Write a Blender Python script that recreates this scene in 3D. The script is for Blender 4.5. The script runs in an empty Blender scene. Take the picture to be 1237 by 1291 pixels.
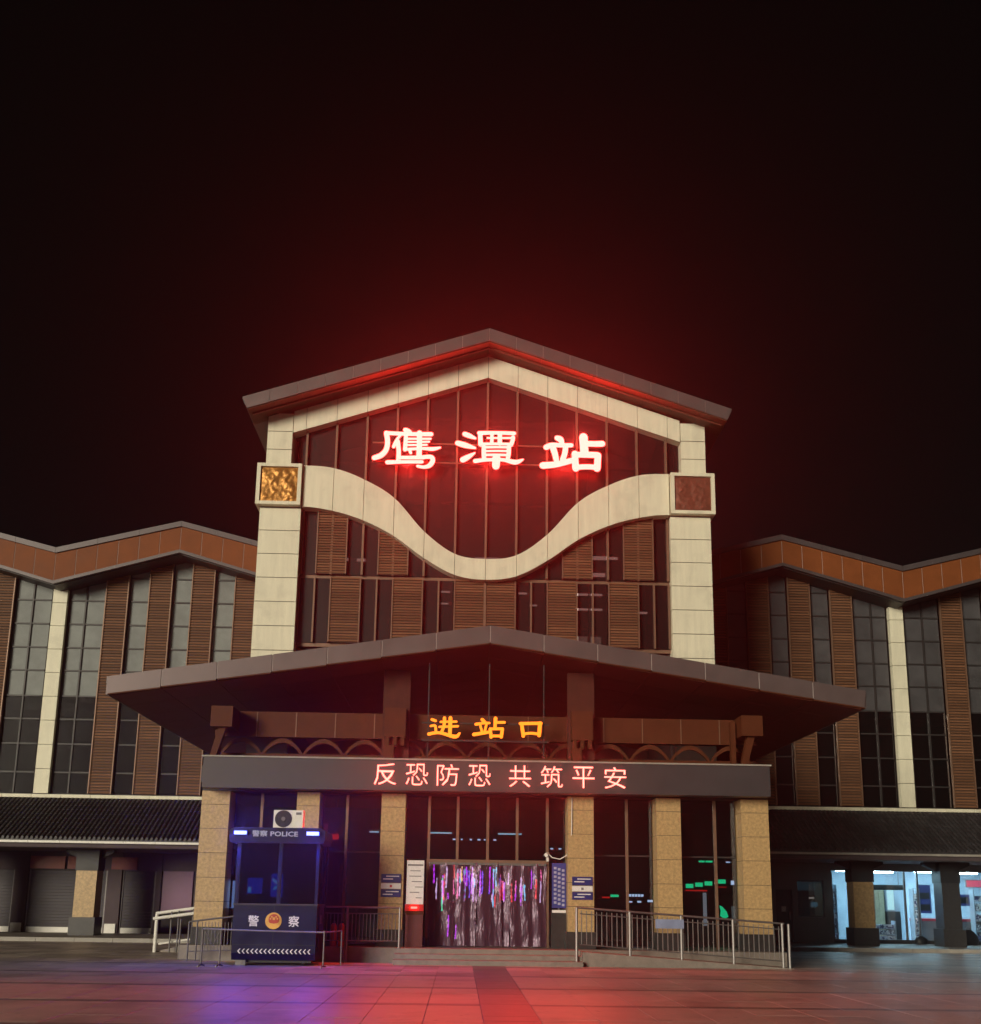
import bpy, bmesh, math, random
from mathutils import Vector, Matrix
random.seed(7)
R = math.radians
scene = bpy.context.scene
COL = scene.collection

# ------------------------------------------------------------------ camera
CAM_X, CAM_D, CAM_H = -0.68945, 36.0, 1.6
pitch, yaw, roll = R(12.50758), R(1.43774), R(0.818605)
fwd = Vector((math.sin(yaw)*math.cos(pitch), math.cos(yaw)*math.cos(pitch), math.sin(pitch)))
rt0 = Vector((math.cos(yaw), -math.sin(yaw), 0)); up0 = rt0.cross(fwd)
rt = rt0*math.cos(roll) + up0*math.sin(roll); up = up0*math.cos(roll) - rt0*math.sin(roll)
cd = bpy.data.cameras.new('camera'); cam = bpy.data.objects.new('camera', cd); COL.objects.link(cam)
M = Matrix.Identity(4)
for i in range(3):
    M[i][0], M[i][1], M[i][2] = rt[i], up[i], -fwd[i]
M[0][3], M[1][3], M[2][3] = CAM_X, -CAM_D, CAM_H
cam.matrix_world = M
cd.sensor_fit = 'HORIZONTAL'; cd.sensor_width = 36; cd.lens = 36*1389.61/1237
cd.shift_y = 178.5/1237
cd.clip_end = 2000; cd.clip_start = 0.05
scene.camera = cam

# ------------------------------------------------------------------ world, plaza light, exposure
w = bpy.data.worlds.new('World'); scene.world = w; w.use_nodes = True
nt = w.node_tree; bg = nt.nodes['Background']
SUN_AZ, SUN_EL = 35, 10          # from the front left, low
sky = nt.nodes.new('ShaderNodeTexSky'); sky.sky_type = 'NISHITA'; sky.sun_disc = False
sky.sun_elevation = R(SUN_EL); sky.sun_rotation = R(180 + SUN_AZ)
hsv = nt.nodes.new('ShaderNodeHueSaturation'); hsv.inputs['Saturation'].default_value = 0.15
nt.links.new(sky.outputs[0], hsv.inputs['Color']); nt.links.new(hsv.outputs[0], bg.inputs['Color'])
bg.inputs['Strength'].default_value = 0.0005
sd = bpy.data.lights.new('sun', 'SUN'); sd.energy = 3.05; sd.angle = R(20); sd.color = (1.0, 0.90, 0.70)
sun = bpy.data.objects.new('sun', sd); COL.objects.link(sun)
dirn = Vector((math.sin(R(SUN_AZ))*math.cos(R(SUN_EL)), math.cos(R(SUN_AZ))*math.cos(R(SUN_EL)), -math.sin(R(SUN_EL))))
sun.rotation_euler = dirn.to_track_quat('-Z', 'Y').to_euler()
vs = scene.view_settings
vs.view_transform = 'Standard'; vs.look = 'None'; vs.exposure = 0.0; vs.gamma = 1.0; vs.use_curve_mapping = False
scene.cycles.use_denoising = True
scene.cycles.sample_clamp_indirect = 8.0
scene.cycles.max_bounces = 8; scene.cycles.volume_bounces = 0
scene.cycles.transparent_max_bounces = 16

# ------------------------------------------------------------------ materials
MATS = {}
def newmat(name):
    m = bpy.data.materials.new(name); m.use_nodes = True; MATS[name] = m
    return m, m.node_tree, m.node_tree.nodes['Principled BSDF']
def pm(name, base, rough=.5, metal=0., scale=3., amt=.25, bump=.0, bscale=40., jitter=.12, spec=.5, rvar=.12, stretch=(1,1,1)):
    m, t, b = newmat(name)
    g = t.nodes.new('ShaderNodeNewGeometry')
    mp = t.nodes.new('ShaderNodeMapping'); mp.inputs['Scale'].default_value = stretch
    t.links.new(g.outputs['Position'], mp.inputs['Vector'])
    n = t.nodes.new('ShaderNodeTexNoise'); n.inputs['Scale'].default_value = scale; n.inputs['Detail'].default_value = 6; n.inputs['Roughness'].default_value = .65
    t.links.new(mp.outputs[0], n.inputs['Vector'])
    r = t.nodes.new('ShaderNodeMapRange'); r.inputs['From Min'].default_value = .25; r.inputs['From Max'].default_value = .75
    r.inputs['To Min'].default_value = 1-amt; r.inputs['To Max'].default_value = 1+amt
    t.links.new(n.outputs[0], r.inputs['Value'])
    j = t.nodes.new('ShaderNodeMapRange'); j.inputs['To Min'].default_value = 1-jitter; j.inputs['To Max'].default_value = 1+jitter
    t.links.new(g.outputs['Random Per Island'], j.inputs['Value'])
    mu = t.nodes.new('ShaderNodeMath'); mu.operation = 'MULTIPLY'
    t.links.new(r.outputs[0], mu.inputs[0]); t.links.new(j.outputs[0], mu.inputs[1])
    vm = t.nodes.new('ShaderNodeVectorMath'); vm.operation = 'SCALE'; vm.inputs[0].default_value = base
    t.links.new(mu.outputs[0], vm.inputs['Scale']); t.links.new(vm.outputs[0], b.inputs['Base Color'])
    rr = t.nodes.new('ShaderNodeMapRange'); rr.inputs['To Min'].default_value = max(.02, rough-rvar); rr.inputs['To Max'].default_value = min(1, rough+rvar)
    t.links.new(n.outputs[0], rr.inputs['Value']); t.links.new(rr.outputs[0], b.inputs['Roughness'])
    b.inputs['Metallic'].default_value = metal; b.inputs['Specular IOR Level'].default_value = spec
    if bump:
        n2 = t.nodes.new('ShaderNodeTexNoise'); n2.inputs['Scale'].default_value = bscale; n2.inputs['Detail'].default_value = 4
        t.links.new(mp.outputs[0], n2.inputs['Vector'])
        bp = t.nodes.new('ShaderNodeBump'); bp.inputs['Strength'].default_value = bump; bp.inputs['Distance'].default_value = .02
        t.links.new(n2.outputs[0], bp.inputs['Height']); t.links.new(bp.outputs[0], b.inputs['Normal'])
    return m
def em(name, color, strength):
    m, t, b = newmat(name)
    b.inputs['Base Color'].default_value = (.015, .015, .015, 1)
    b.inputs['Emission Color'].default_value = (*color, 1); b.inputs['Emission Strength'].default_value = strength
    return m
def glass(name, tint, refl=.07, dirt=(.03, .03, .03), dirtfac=.12, rough=.03, wav=.0, wscale=2., gcol=(1, 1, 1)):
    m, t, b = newmat(name); t.nodes.remove(b); out = t.nodes['Material Output']
    tr = t.nodes.new('ShaderNodeBsdfTransparent'); tr.inputs[0].default_value = (*tint, 1)
    df = t.nodes.new('ShaderNodeBsdfDiffuse'); df.inputs[0].default_value = (*dirt, 1)
    gl = t.nodes.new('ShaderNodeBsdfGlossy'); gl.inputs['Roughness'].default_value = rough; gl.inputs['Color'].default_value = (*gcol, 1)
    fr = t.nodes.new('ShaderNodeFresnel'); fr.inputs[0].default_value = 1.5
    ad = t.nodes.new('ShaderNodeMath'); ad.operation = 'ADD'; ad.use_clamp = True; ad.inputs[1].default_value = refl
    t.links.new(fr.outputs[0], ad.inputs[0])
    if wav:
        g = t.nodes.new('ShaderNodeNewGeometry'); n = t.nodes.new('ShaderNodeTexNoise'); n.inputs['Scale'].default_value = wscale
        t.links.new(g.outputs['Position'], n.inputs['Vector'])
        bp = t.nodes.new('ShaderNodeBump'); bp.inputs['Strength'].default_value = wav; bp.inputs['Distance'].default_value = .05
        t.links.new(n.outputs[0], bp.inputs['Height']); t.links.new(bp.outputs[0], gl.inputs['Normal'])
    m1 = t.nodes.new('ShaderNodeMixShader'); m1.inputs[0].default_value = dirtfac
    t.links.new(tr.outputs[0], m1.inputs[1]); t.links.new(df.outputs[0], m1.inputs[2])
    m2 = t.nodes.new('ShaderNodeMixShader')
    t.links.new(ad.outputs[0], m2.inputs[0]); t.links.new(m1.outputs[0], m2.inputs[1]); t.links.new(gl.outputs[0], m2.inputs[2])
    t.links.new(m2.outputs[0], out.inputs[0])
    return m

CREAM = pm('cream_cladding', (.74, .71, .555), .5, 0, 2.2, .11, .0, jitter=.06, spec=.35, stretch=(2.5, 2.5, .22))
JOINT = pm('dark_joint', (.05, .045, .04), .8)
FASCIA = pm('grey_aluminium_fascia', (.125, .092, .092), .42, .3, 1.2, .12, jitter=.10)
COPING = pm('grey_coping', (.085, .070, .073), .45, .3, 1.5, .15)
BROWN = pm('brown_fascia_panel', (.19, .058, .018), .55, 0, 1.0, .2, jitter=.14, spec=.15)
SOFFIT = pm('red_brown_soffit_panel', (.15, .045, .027), .5, 0, 1.5, .12, jitter=.1, spec=.2)
WOODB = pm('orange_brown_beam', (.085, .024, .009), .55, 0, 2, .2, spec=.15)
SLAT = pm('brown_wood_slat', (.165, .078, .040), .6, 0, 6, .25, jitter=.28, stretch=(.4, 1, 3), spec=.12)
SLATBACK = pm('dark_brown_slat_backing', (.07, .034, .02), .7)
FRAMEB = pm('bronze_frame', (.20, .115, .075), .45, .3, 4, .15)
FRAMED = pm('dark_frame', (.03, .028, .028), .5, .2, 4, .15)
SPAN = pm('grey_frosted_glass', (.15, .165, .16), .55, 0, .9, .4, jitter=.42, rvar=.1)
SPANR = pm('shaded_frosted_glass', (.055, .055, .06), .5, 0, .9, .4, jitter=.42, rvar=.1)  # right wing copy of the frosted panes, darkened for the weaker light there
DGLASS = glass('dark_window_glass', (.22, .22, .24), .05, (.02, .02, .02), .2, .04)
TGLASS = glass('tower_glass', (.32, .27, .27), .02, (.03, .022, .022), .14, .36, gcol=(.5, .45, .45))
LGLASS = glass('lobby_glass', (.55, .55, .58), .03, (.02, .02, .02), .06, .03)
WALLD = pm('dark_interior_wall', (.05, .045, .045), .8, 0, 1, .3)
WALLG = pm('grey_painted_wall', (.17, .155, .16), .7, 0, 1.2, .2)
WALLR = pm('dark_render_wall', (.07, .05, .055), .8, 0, 1.2, .3)
GRANITE = pm('yellow_granite', (.44, .295, .14), .38, 0, 14, .38, .08, 60, jitter=.12)
BLACKST = pm('black_granite_plinth', (.035, .033, .033), .35, 0, 10, .3)
TILE = pm('charcoal_roof_tile', (.035, .033, .036), .55, 0, 6, .4, jitter=.3)
PAVER = pm('stone_paver', (.36, .285, .245), .46, 0, 2.4, .26, .2, 30, jitter=.24, rvar=.18)
PAVERD = pm('dark_stone_paver', (.115, .085, .08), .42, 0, 2.2, .25, .1, 30, jitter=.12)
def stain(m, scale, lo, hi, dark):
    t = m.node_tree; b = t.nodes['Principled BSDF']; src = b.inputs['Base Color'].links[0].from_socket
    g = t.nodes.new('ShaderNodeNewGeometry'); n = t.nodes.new('ShaderNodeTexNoise'); n.inputs['Scale'].default_value = scale; n.inputs['Detail'].default_value = 8; n.inputs['Roughness'].default_value = .6
    t.links.new(g.outputs['Position'], n.inputs['Vector'])
    r = t.nodes.new('ShaderNodeMapRange'); r.inputs['From Min'].default_value = lo; r.inputs['From Max'].default_value = hi; r.inputs['To Min'].default_value = 1; r.inputs['To Max'].default_value = dark
    t.links.new(n.outputs[0], r.inputs['Value']); v = t.nodes.new('ShaderNodeVectorMath'); v.operation = 'SCALE'
    t.links.new(src, v.inputs[0]); t.links.new(r.outputs[0], v.inputs['Scale']); t.links.new(v.outputs[0], b.inputs['Base Color'])
stain(PAVER, .5, .52, .68, .58); stain(PAVER, 6.0, .63, .70, .35); stain(CREAM, .9, .52, .72, .80)
GROUT = pm('grout_bed', (.09, .075, .066), .85)
STEP = pm('grey_stone_step', (.21, .18, .155), .55, 0, 4, .25, .1, 30)
KERB = pm('kerb_stone', (.30, .28, .25), .6, 0, 3, .25, .1)
STEEL = pm('brushed_steel', (.26, .25, .245), .5, .5, 8, .15)
DSTEEL = pm('dull_steel', (.16, .15, .15), .5, .6, 8, .2)
WHITEP = pm('white_paint', (.75, .73, .68), .45, 0, 5, .08)
NAVY = pm('navy_paint', (.004, .005, .036), .35, .0, 4, .2, spec=.3)
BLACK = pm('black_plastic', (.012, .012, .013), .5)
SHUT = pm('roller_shutter', (.034, .028, .034), .55, .2, 2, .2)
REDS = pm('red_sign_board', (.20, .035, .02), .5, 0, 2, .25)
BLUES = pm('blue_sign_face', (.02, .025, .16), .4)
WHITES = pm('white_sign_face', (.72, .70, .70), .5, 0, 20, .1)
GREYT = pm('grey_print', (.16, .15, .16), .6)
GOLD = pm('gold_relief', (.40, .19, .045), .42, .6, 8, .35, .9, 9., rvar=.15)
DARKGOLD = pm('dull_copper_relief', (.20, .06, .035), .5, .3, 8, .3, .7, 9.)
def plastic(name):
    m, t, b = newmat(name); t.nodes.remove(b); out = t.nodes['Material Output']
    df = t.nodes.new('ShaderNodeBsdfDiffuse'); df.inputs[0].default_value = (.17, .075, .12, 1)
    rf = t.nodes.new('ShaderNodeBsdfRefraction'); rf.inputs['Color'].default_value = (.85, .72, .8, 1); rf.inputs['Roughness'].default_value = .34; rf.inputs['IOR'].default_value = 1.12
    gl = t.nodes.new('ShaderNodeBsdfGlossy'); gl.inputs['Color'].default_value = (.42, .34, .44, 1); gl.inputs['Roughness'].default_value = .3
    g = t.nodes.new('ShaderNodeNewGeometry'); mp = t.nodes.new('ShaderNodeMapping'); mp.inputs['Scale'].default_value = (9, 9, 2.2)
    n = t.nodes.new('ShaderNodeTexNoise'); n.inputs['Scale'].default_value = 1.0; n.inputs['Detail'].default_value = 3
    bp = t.nodes.new('ShaderNodeBump'); bp.inputs['Strength'].default_value = 1.0; bp.inputs['Distance'].default_value = .05
    t.links.new(g.outputs['Position'], mp.inputs['Vector']); t.links.new(mp.outputs[0], n.inputs['Vector']); t.links.new(n.outputs[0], bp.inputs['Height'])
    t.links.new(bp.outputs[0], gl.inputs['Normal']); t.links.new(bp.outputs[0], rf.inputs['Normal'])
    a = t.nodes.new('ShaderNodeMixShader'); a.inputs[0].default_value = .40; c = t.nodes.new('ShaderNodeMixShader'); c.inputs[0].default_value = .10
    t.links.new(rf.outputs[0], a.inputs[1]); t.links.new(df.outputs[0], a.inputs[2]); t.links.new(a.outputs[0], c.inputs[1]); t.links.new(gl.outputs[0], c.inputs[2]); t.links.new(c.outputs[0], out.inputs[0])
    return m
PVC = plastic('clear_plastic_strip')
BAND = pm('led_panel_face', (.045, .036, .04), .5, 0, 3, .12)
SIGN_RED = em('red_sign_light', (1.0, .085, .070), 11)
SIGN_BACK = em('red_backlight', (1.0, .010, .008), 11)
SIGN_SIDE = pm('sign_return_metal', (.10, .02, .015), .5)
ENT_Y = em('amber_sign_light', (1.0, .20, .004), 2.4)
LED_R = em('red_led_text', (1.0, .17, .13), 5)
BLUE_L = em('blue_beacon', (.10, .13, 1.0), 9)
WHITE_T = em('backlit_white_text', (.62, .60, .72), .55)
TUBE = em('cool_fluorescent_tube', (.45, .85, 1.0), 1.6)
SHOPL = em('shop_ceiling_light', (.50, .84, 1.0), 95)
SCREEN = em('blue_screen', (.01, .06, .9), 1.6)
GREEN = em('green_reflection', (.01, .8, .30), 2.2)
REDL = em('red_led', (1.0, .03, .02), 1.2)
REDLAMP = em('red_lamp', (1.0, .02, .015), 22)
WARM = em('dim_interior_lamp', (1.0, .72, .62), 2.2)
WARM2 = em('dim_doorway_glow', (1.0, .8, .65), .7)
COOLW = em('cool_white_led', (.55, .75, 1.0), 2.4)

TSOF = pm('tower_soffit_board', (.085, .036, .018), .55, spec=.2)
POSTD = pm('dark_red_post', (.065, .020, .013), .6, spec=.15)
SEAL = pm('pale_sealant', (.34, .29, .28), .6)
SHOPG = glass('shop_glass', (.9, .92, .92), .02, (.02, .02, .02), .03, .03)
# ------------------------------------------------------------------ mesh builders
class MB:
    def __init__(s): s.v = []; s.f = []; s.mi = []
    def add(s, vs, fs, mi=0):
        k = len(s.v); s.v += [tuple(p) for p in vs]; s.f += [[i+k for i in f] for f in fs]; s.mi += [mi]*len(fs); return s
    def box(s, x0, x1, y0, y1, z0, z1, mi=0):
        return s.add([(x0,y0,z0),(x1,y0,z0),(x1,y1,z0),(x0,y1,z0),(x0,y0,z1),(x1,y0,z1),(x1,y1,z1),(x0,y1,z1)],
                     [(0,1,5,4),(1,2,6,5),(2,3,7,6),(3,0,4,7),(4,5,6,7),(3,2,1,0)], mi)
    def prism(s, poly, y0, y1, mf=0, ms=None, mb=None):     # poly in XZ, counter-clockwise seen from the front (-Y)
        n = len(poly); ms = mf if ms is None else ms; mb = ms if mb is None else mb
        vs = [(x, y0, z) for x, z in poly] + [(x, y1, z) for x, z in poly]
        k = len(s.v); s.v += vs
        s.f.append([k+i for i in range(n)]); s.mi.append(mf)
        s.f.append([k+n+i for i in reversed(range(n))]); s.mi.append(mb)
        for i in range(n):
            j = (i+1) % n; s.f.append([k+j, k+i, k+n+i, k+n+j]); s.mi.append(ms)
        return s
    def prismx(s, poly, x0, x1):                            # poly in YZ extruded along X
        n = len(poly); k = len(s.v)
        s.v += [(x0, y, z) for y, z in poly] + [(x1, y, z) for y, z in poly]
        s.f.append([k+i for i in range(n)]); s.f.append([k+n+i for i in reversed(range(n))]); s.mi += [0, 0]
        for i in range(n):
            j = (i+1) % n; s.f.append([k+j, k+i, k+n+i, k+n+j]); s.mi.append(0)
        return s
    def tube(s, pts, r, n=8, cap=True):
        pts = [Vector(p) for p in pts]; k0 = len(s.v)
        for i, p in enumerate(pts):
            d = (pts[min(i+1, len(pts)-1)] - pts[max(i-1, 0)]).normalized()
            a = d.cross(Vector((0,0,1))) if abs(d.z) < .95 else d.cross(Vector((0,1,0)))
            a.normalize(); b = d.cross(a)
            rr = r[i] if isinstance(r, (list, tuple)) else r
            for q in range(n):
                t = 2*math.pi*q/n; s.v.append(tuple(p + a*rr*math.cos(t) + b*rr*math.sin(t)))
        for i in range(len(pts)-1):
            for q in range(n):
                u = (q+1) % n
                s.f.append([k0+i*n+q, k0+i*n+u, k0+(i+1)*n+u, k0+(i+1)*n+q]); s.mi.append(0)
        if cap:
            s.f.append([k0+q for q in reversed(range(n))]); s.f.append([k0+(len(pts)-1)*n+q for q in range(n)]); s.mi += [0, 0]
        return s
    def cyl(s, c, r, y0, y1, n=20, mi=0):                   # disc facing the camera
        return s.prism([(c[0]+r*math.cos(2*math.pi*i/n), c[1]+r*math.sin(2*math.pi*i/n)) for i in range(n)], y0, y1, mi)
    def mesh(s, name, mats):
        me = bpy.data.meshes.new(name); me.from_pydata(s.v, [], s.f)
        for m in (mats if isinstance(mats, (list, tuple)) else [mats]): me.materials.append(m)
        if any(s.mi): me.polygons.foreach_set('material_index', s.mi)
        me.validate(); me.update()
        bm = bmesh.new(); bm.from_mesh(me); bmesh.ops.recalc_face_normals(bm, faces=bm.faces); bm.to_mesh(me); bm.free()
        return me
    def obj(s, name, mats, parent=None, **kw):
        return link(name, s.mesh(name, mats), parent, **kw)
def link(name, me, parent=None, loc=None, label=None, cat=None, group=None, kind=None, smooth=False):
    o = bpy.data.objects.new(name, me); COL.objects.link(o)
    if parent is not None: o.parent = parent
    if loc is not None: o.location = loc
    if smooth and me is not None:
        for p in me.polygons: p.use_smooth = True
    for k, v in (('label', label), ('category', cat), ('group', group), ('kind', kind)):
        if v: o[k] = v
    return o
def empty(name, label, cat, group=None):
    return link(name, None, label=label, cat=cat, group=group)
def box(name, m, parent, *b, **kw): return MB().box(*b).obj(name, m, parent, **kw)
BOXC = {}
def ubox(name, m, parent, x0, x1, y0, y1, z0, z1, **kw):     # boxes of one size share mesh data
    key = (m.name, round(x1-x0, 3), round(y1-y0, 3), round(z1-z0, 3))
    if key not in BOXC: BOXC[key] = MB().box(0, key[1], 0, key[2], 0, key[3]).mesh(name, m)
    return link(name, BOXC[key], parent, loc=(x0, y0, z0), **kw)

def sign_lamp(parent, loc, color, power, aim, radius=.05, cone=165):   # the light a lit sign throws
    ld = bpy.data.lights.new('lamp_light', 'SPOT'); ld.energy = power; ld.color = color; ld.shadow_soft_size = radius; ld.spot_size = R(cone); ld.spot_blend = .25
    o = bpy.data.objects.new('lamp_light', ld); COL.objects.link(o); o.location = loc; o.parent = parent
    o.rotation_euler = Vector(aim).to_track_quat('-Z', 'Y').to_euler(); return o
def catmull(pts, n=6):
    if len(pts) < 3:
        return [tuple(pts[0][k] + (pts[-1][k]-pts[0][k])*i/n for k in range(3)) for i in range(n+1)]
    out = []; P = [pts[0]] + list(pts) + [pts[-1]]
    for i in range(1, len(P)-2):
        for j in range(n):
            t = j/n
            out.append(tuple(.5*((2*P[i][k]) + (-P[i-1][k]+P[i+1][k])*t + (2*P[i-1][k]-5*P[i][k]+4*P[i+1][k]-P[i+2][k])*t*t + (-P[i-1][k]+3*P[i][k]-3*P[i+1][k]+P[i+2][k])*t**3) for k in range(3)))
    out.append(tuple(pts[-1])); return out
def stroke_poly(pts):                                        # pts: (x, z, width) -> outline with rounded ends
    c = catmull(pts); L = []; Rr = []
    n = len(c)
    for i, (x, z, wd) in enumerate(c):
        a = c[max(i-1, 0)]; b = c[min(i+1, n-1)]
        dx, dz = b[0]-a[0], b[1]-a[1]; l = math.hypot(dx, dz) or 1; dx /= l; dz /= l
        L.append((x-dz*wd/2, z+dx*wd/2)); Rr.append((x+dz*wd/2, z-dx*wd/2))
    def cap(p, q, r0, s):
        ang = math.atan2(q[1]-p[1], q[0]-p[0])
        return [(p[0]+r0*math.cos(ang+s*t), p[1]+r0*math.sin(ang+s*t)) for t in (-math.pi/3, -math.pi/6, 0, math.pi/6, math.pi/3)]
    e = cap(c[-1], (2*c[-1][0]-c[-2][0], 2*c[-1][1]-c[-2][1]), c[-1][2]/2*.98, 1)
    b = cap(c[0], (2*c[0][0]-c[1][0], 2*c[0][1]-c[1][1]), c[0][2]/2*.98, 1)
    return Rr + e + L[::-1] + b
def character(name, strokes, parent, y0, y1, mats):
    m = MB()
    for i, s in enumerate(strokes):
        m.prism(stroke_poly(s), y0 - .0025*i, y1 - .0025*i, 0, 1, 2 if len(mats) > 2 else 1)
    return m.obj(name, mats, parent)
def text(name, body, x0, x1, z0, z1, y, depth, mats, parent, bold=0.0):
    cu = bpy.data.curves.new('t', 'FONT'); cu.body = body; cu.size = 1; cu.resolution_u = 2; cu.extrude = .5; cu.offset = bold
    o = bpy.data.objects.new('t', cu); COL.objects.link(o); bpy.context.view_layer.update()
    me = bpy.data.meshes.new_from_object(o.evaluated_get(bpy.context.evaluated_depsgraph_get()))
    bpy.data.objects.remove(o); bpy.data.curves.remove(cu)
    xs = [v.co.x for v in me.vertices]; ys = [v.co.y for v in me.vertices]
    ax, bx, ay, by = min(xs), max(xs), min(ys), max(ys)
    for v in me.vertices:
        x, z, d = v.co.x, v.co.y, v.co.z
        v.co = (x0+(x-ax)/(bx-ax)*(x1-x0), y - d*depth, z0+(z-ay)/(by-ay)*(z1-z0))
    me.materials.clear()
    for m in (mats if isinstance(mats, (list, tuple)) else [mats]): me.materials.append(m)
    me.update()
    for p in me.polygons: p.material_index = 0
    return link(name, me, parent)

# ================================================================== GROUND
ground = MB().add([(-68,-58,-.03),(68,-58,-.03),(68,68,-.03),(-68,68,-.03)], [(0,1,2,3)]).obj('plaza_ground', GROUT, kind='structure')
# pavers: 0.8 m wide columns either side of a dark strip, dark bands across every 3.15 m
PX, G = .80, .005
xs = []
x = .45
while x < 30: xs.append((x, x+PX)); x += PX
x = -.33
while x > -30: xs.append((x-PX, x)); x -= PX
cells = []
bandY = [-24.8 + 3.15*i for i in range(9)]
for y0 in bandY:
    for (a, b) in xs: cells.append((a, b, y0, y0+.30, 1))
    for k in range(3):
        for (a, b) in xs: cells.append((a, b, y0+.30+.95*k, y0+.30+.95*(k+1), 0))
yy = -24.8
while yy < 3.4:
    cells.append((-.33, .45, yy, yy+.60, 2)); yy += .60
def in_view(c):
    x = (c[0]+c[1])/2; y = (c[2]+c[3])/2; d = y+CAM_D
    return d > 13.6 and abs(x-CAM_X-d*.02) < d*.46
def blocked(c):
    return c[3] > -8.46 and abs((c[0]+c[1])/2) < 7.3 and c[2] > -8.3
vis = sorted([c for c in cells if in_view(c) and not blocked(c)], key=lambda c: c[2])
near = set(vis[:300])
stuff = {0: MB(), 1: MB()}
PVM = {}
for c in cells:
    if blocked(c): continue
    dz = random.uniform(-.0015, .0015); mk = 0 if c[4] == 0 else 1
    if c in near:
        key = (mk, round(c[1]-c[0], 3), round(c[3]-c[2], 3))
        if key not in PVM:
            wx, wy = key[1]-G, key[2]-G; e = .003
            vs_ = [(0,0,-.025),(wx,0,-.025),(wx,wy,-.025),(0,wy,-.025),(0,0,-e),(wx,0,-e),(wx,wy,-e),(0,wy,-e),(e,e,0),(wx-e,e,0),(wx-e,wy-e,0),(e,wy-e,0)]
            fs_ = [(0,1,5,4),(1,2,6,5),(2,3,7,6),(3,0,4,7),(4,5,9,8),(5,6,10,9),(6,7,11,10),(7,4,8,11),(8,9,10,11),(3,2,1,0)]
            PVM[key] = [MB().add(vs_, fs_).mesh('paver', [PAVER, PAVERD][mk]) for _ in range(1)][0]
        link('paver', PVM[key], ground, loc=(c[0]+G/2, c[2]+G/2, dz))
    else:
        stuff[mk].box(c[0]+G/2, c[1]-G/2, c[2]+G/2, c[3]-G/2, -.025, dz)
stuff[0].obj('far_pavers', PAVER, ground, kind='stuff'); stuff[1].obj('far_band_pavers', PAVERD, ground, kind='stuff')

# entrance platform, steps and ramp
plat = MB().box(-7.6, 7.6, -7.5, 1.0, -.02, .36).obj('entrance_platform', STEP, kind='structure')
for i in range(3):
    box('step', STEP, plat, -2.25, 2.35, -8.46+.32*i, -7.503, -.02 if i == 0 else .12*i+.002, .12*(i+1)-.001*(2-i))
MB().prism([(2.36, -.02), (7.55, -.02), (7.55, .015), (2.36, .345)], -8.25, -7.503).obj('ramp', STEP, plat)
for s, (xa, xb, ya, yb, xf) in (('left', (-26, -8.32, 2.0, 7.0, -8.32)), ('right', (8.32, 26, 2.0, 7.0, 26))):
    pv = MB().box(xa, xb, 2.15, 7.0, -.02, .12).obj('pavement', STEP, kind='structure')
    n = 14; L = (xb-xa)/n
    for i in range(n): ubox('kerb_stone', KERB, pv, xa+i*L+.006, xa+(i+1)*L-.006, 2.0, 2.147, -.02, .13)

# ================================================================== TOWER
tower = empty('station_tower', 'tall gabled station hall front of cream pillars and dark glass', 'building')
# roof gable
AP, TIP = (0, 20.97), (8.40, 18.16)
def roofz(x, drop=0): return AP[1] - abs(x)*(AP[1]-TIP[1])/TIP[0] - drop
rf = MB().prism([(-8.40, roofz(8.4)-.03), (0, AP[1]-.03), (8.40, roofz(8.4)-.03), (8.30, roofz(8.3)-.30), (0, AP[1]-.34), (-8.30, roofz(8.3)-.30)][::-1], -.96, 13).obj('roof', COPING, tower)
nf = 9
for s in (-1, 1):
    pl = [(0, AP[1]-.01), (s*8.36, roofz(8.36)-.01), (s*8.2, roofz(8.2)-.44), (0, AP[1]-.45)]
    MB().prism(pl if s < 0 else pl[::-1], -.985, -.961).obj('fascia_backing', SEAL, rf)
    for i in range(nf):
        xa, xb = 8.4*i/nf + .007, 8.4*(i+1)/nf - .007
        ba = xb if i < nf-1 else 8.22
        pl = [(s*xa, roofz(xa)), (s*xb, roofz(xb)), (s*ba, roofz(ba)-.46), (s*xa, roofz(xa)-.47)]
        if s > 0: pl = pl[::-1]
        MB().prism(pl, -1.0, -.986).obj('fascia_panel', FASCIA, rf)
for s in (-1, 1):                                            # soffit boards under the overhang
    for i in range(nf):
        xa, xb = 8.2*i/nf + .006, 8.2*(i+1)/nf - .006
        pl = [(s*xa, roofz(xa)-.44), (s*xb, roofz(xb)-.44), (s*xb, roofz(xb)-.50), (s*xa, roofz(xa)-.50)]
        if s > 0: pl = pl[::-1]
        MB().prism(pl, -.955, .30).obj('soffit_board', TSOF, rf)
    pl = [(0, AP[1]-.502), (s*8.1, roofz(8.1)-.502), (s*8.1, roofz(8.1)-.55), (0, AP[1]-.55)]
    MB().prism(pl if s < 0 else pl[::-1], -.60, -.52).obj('soffit_trim', SOFFIT, rf)
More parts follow.
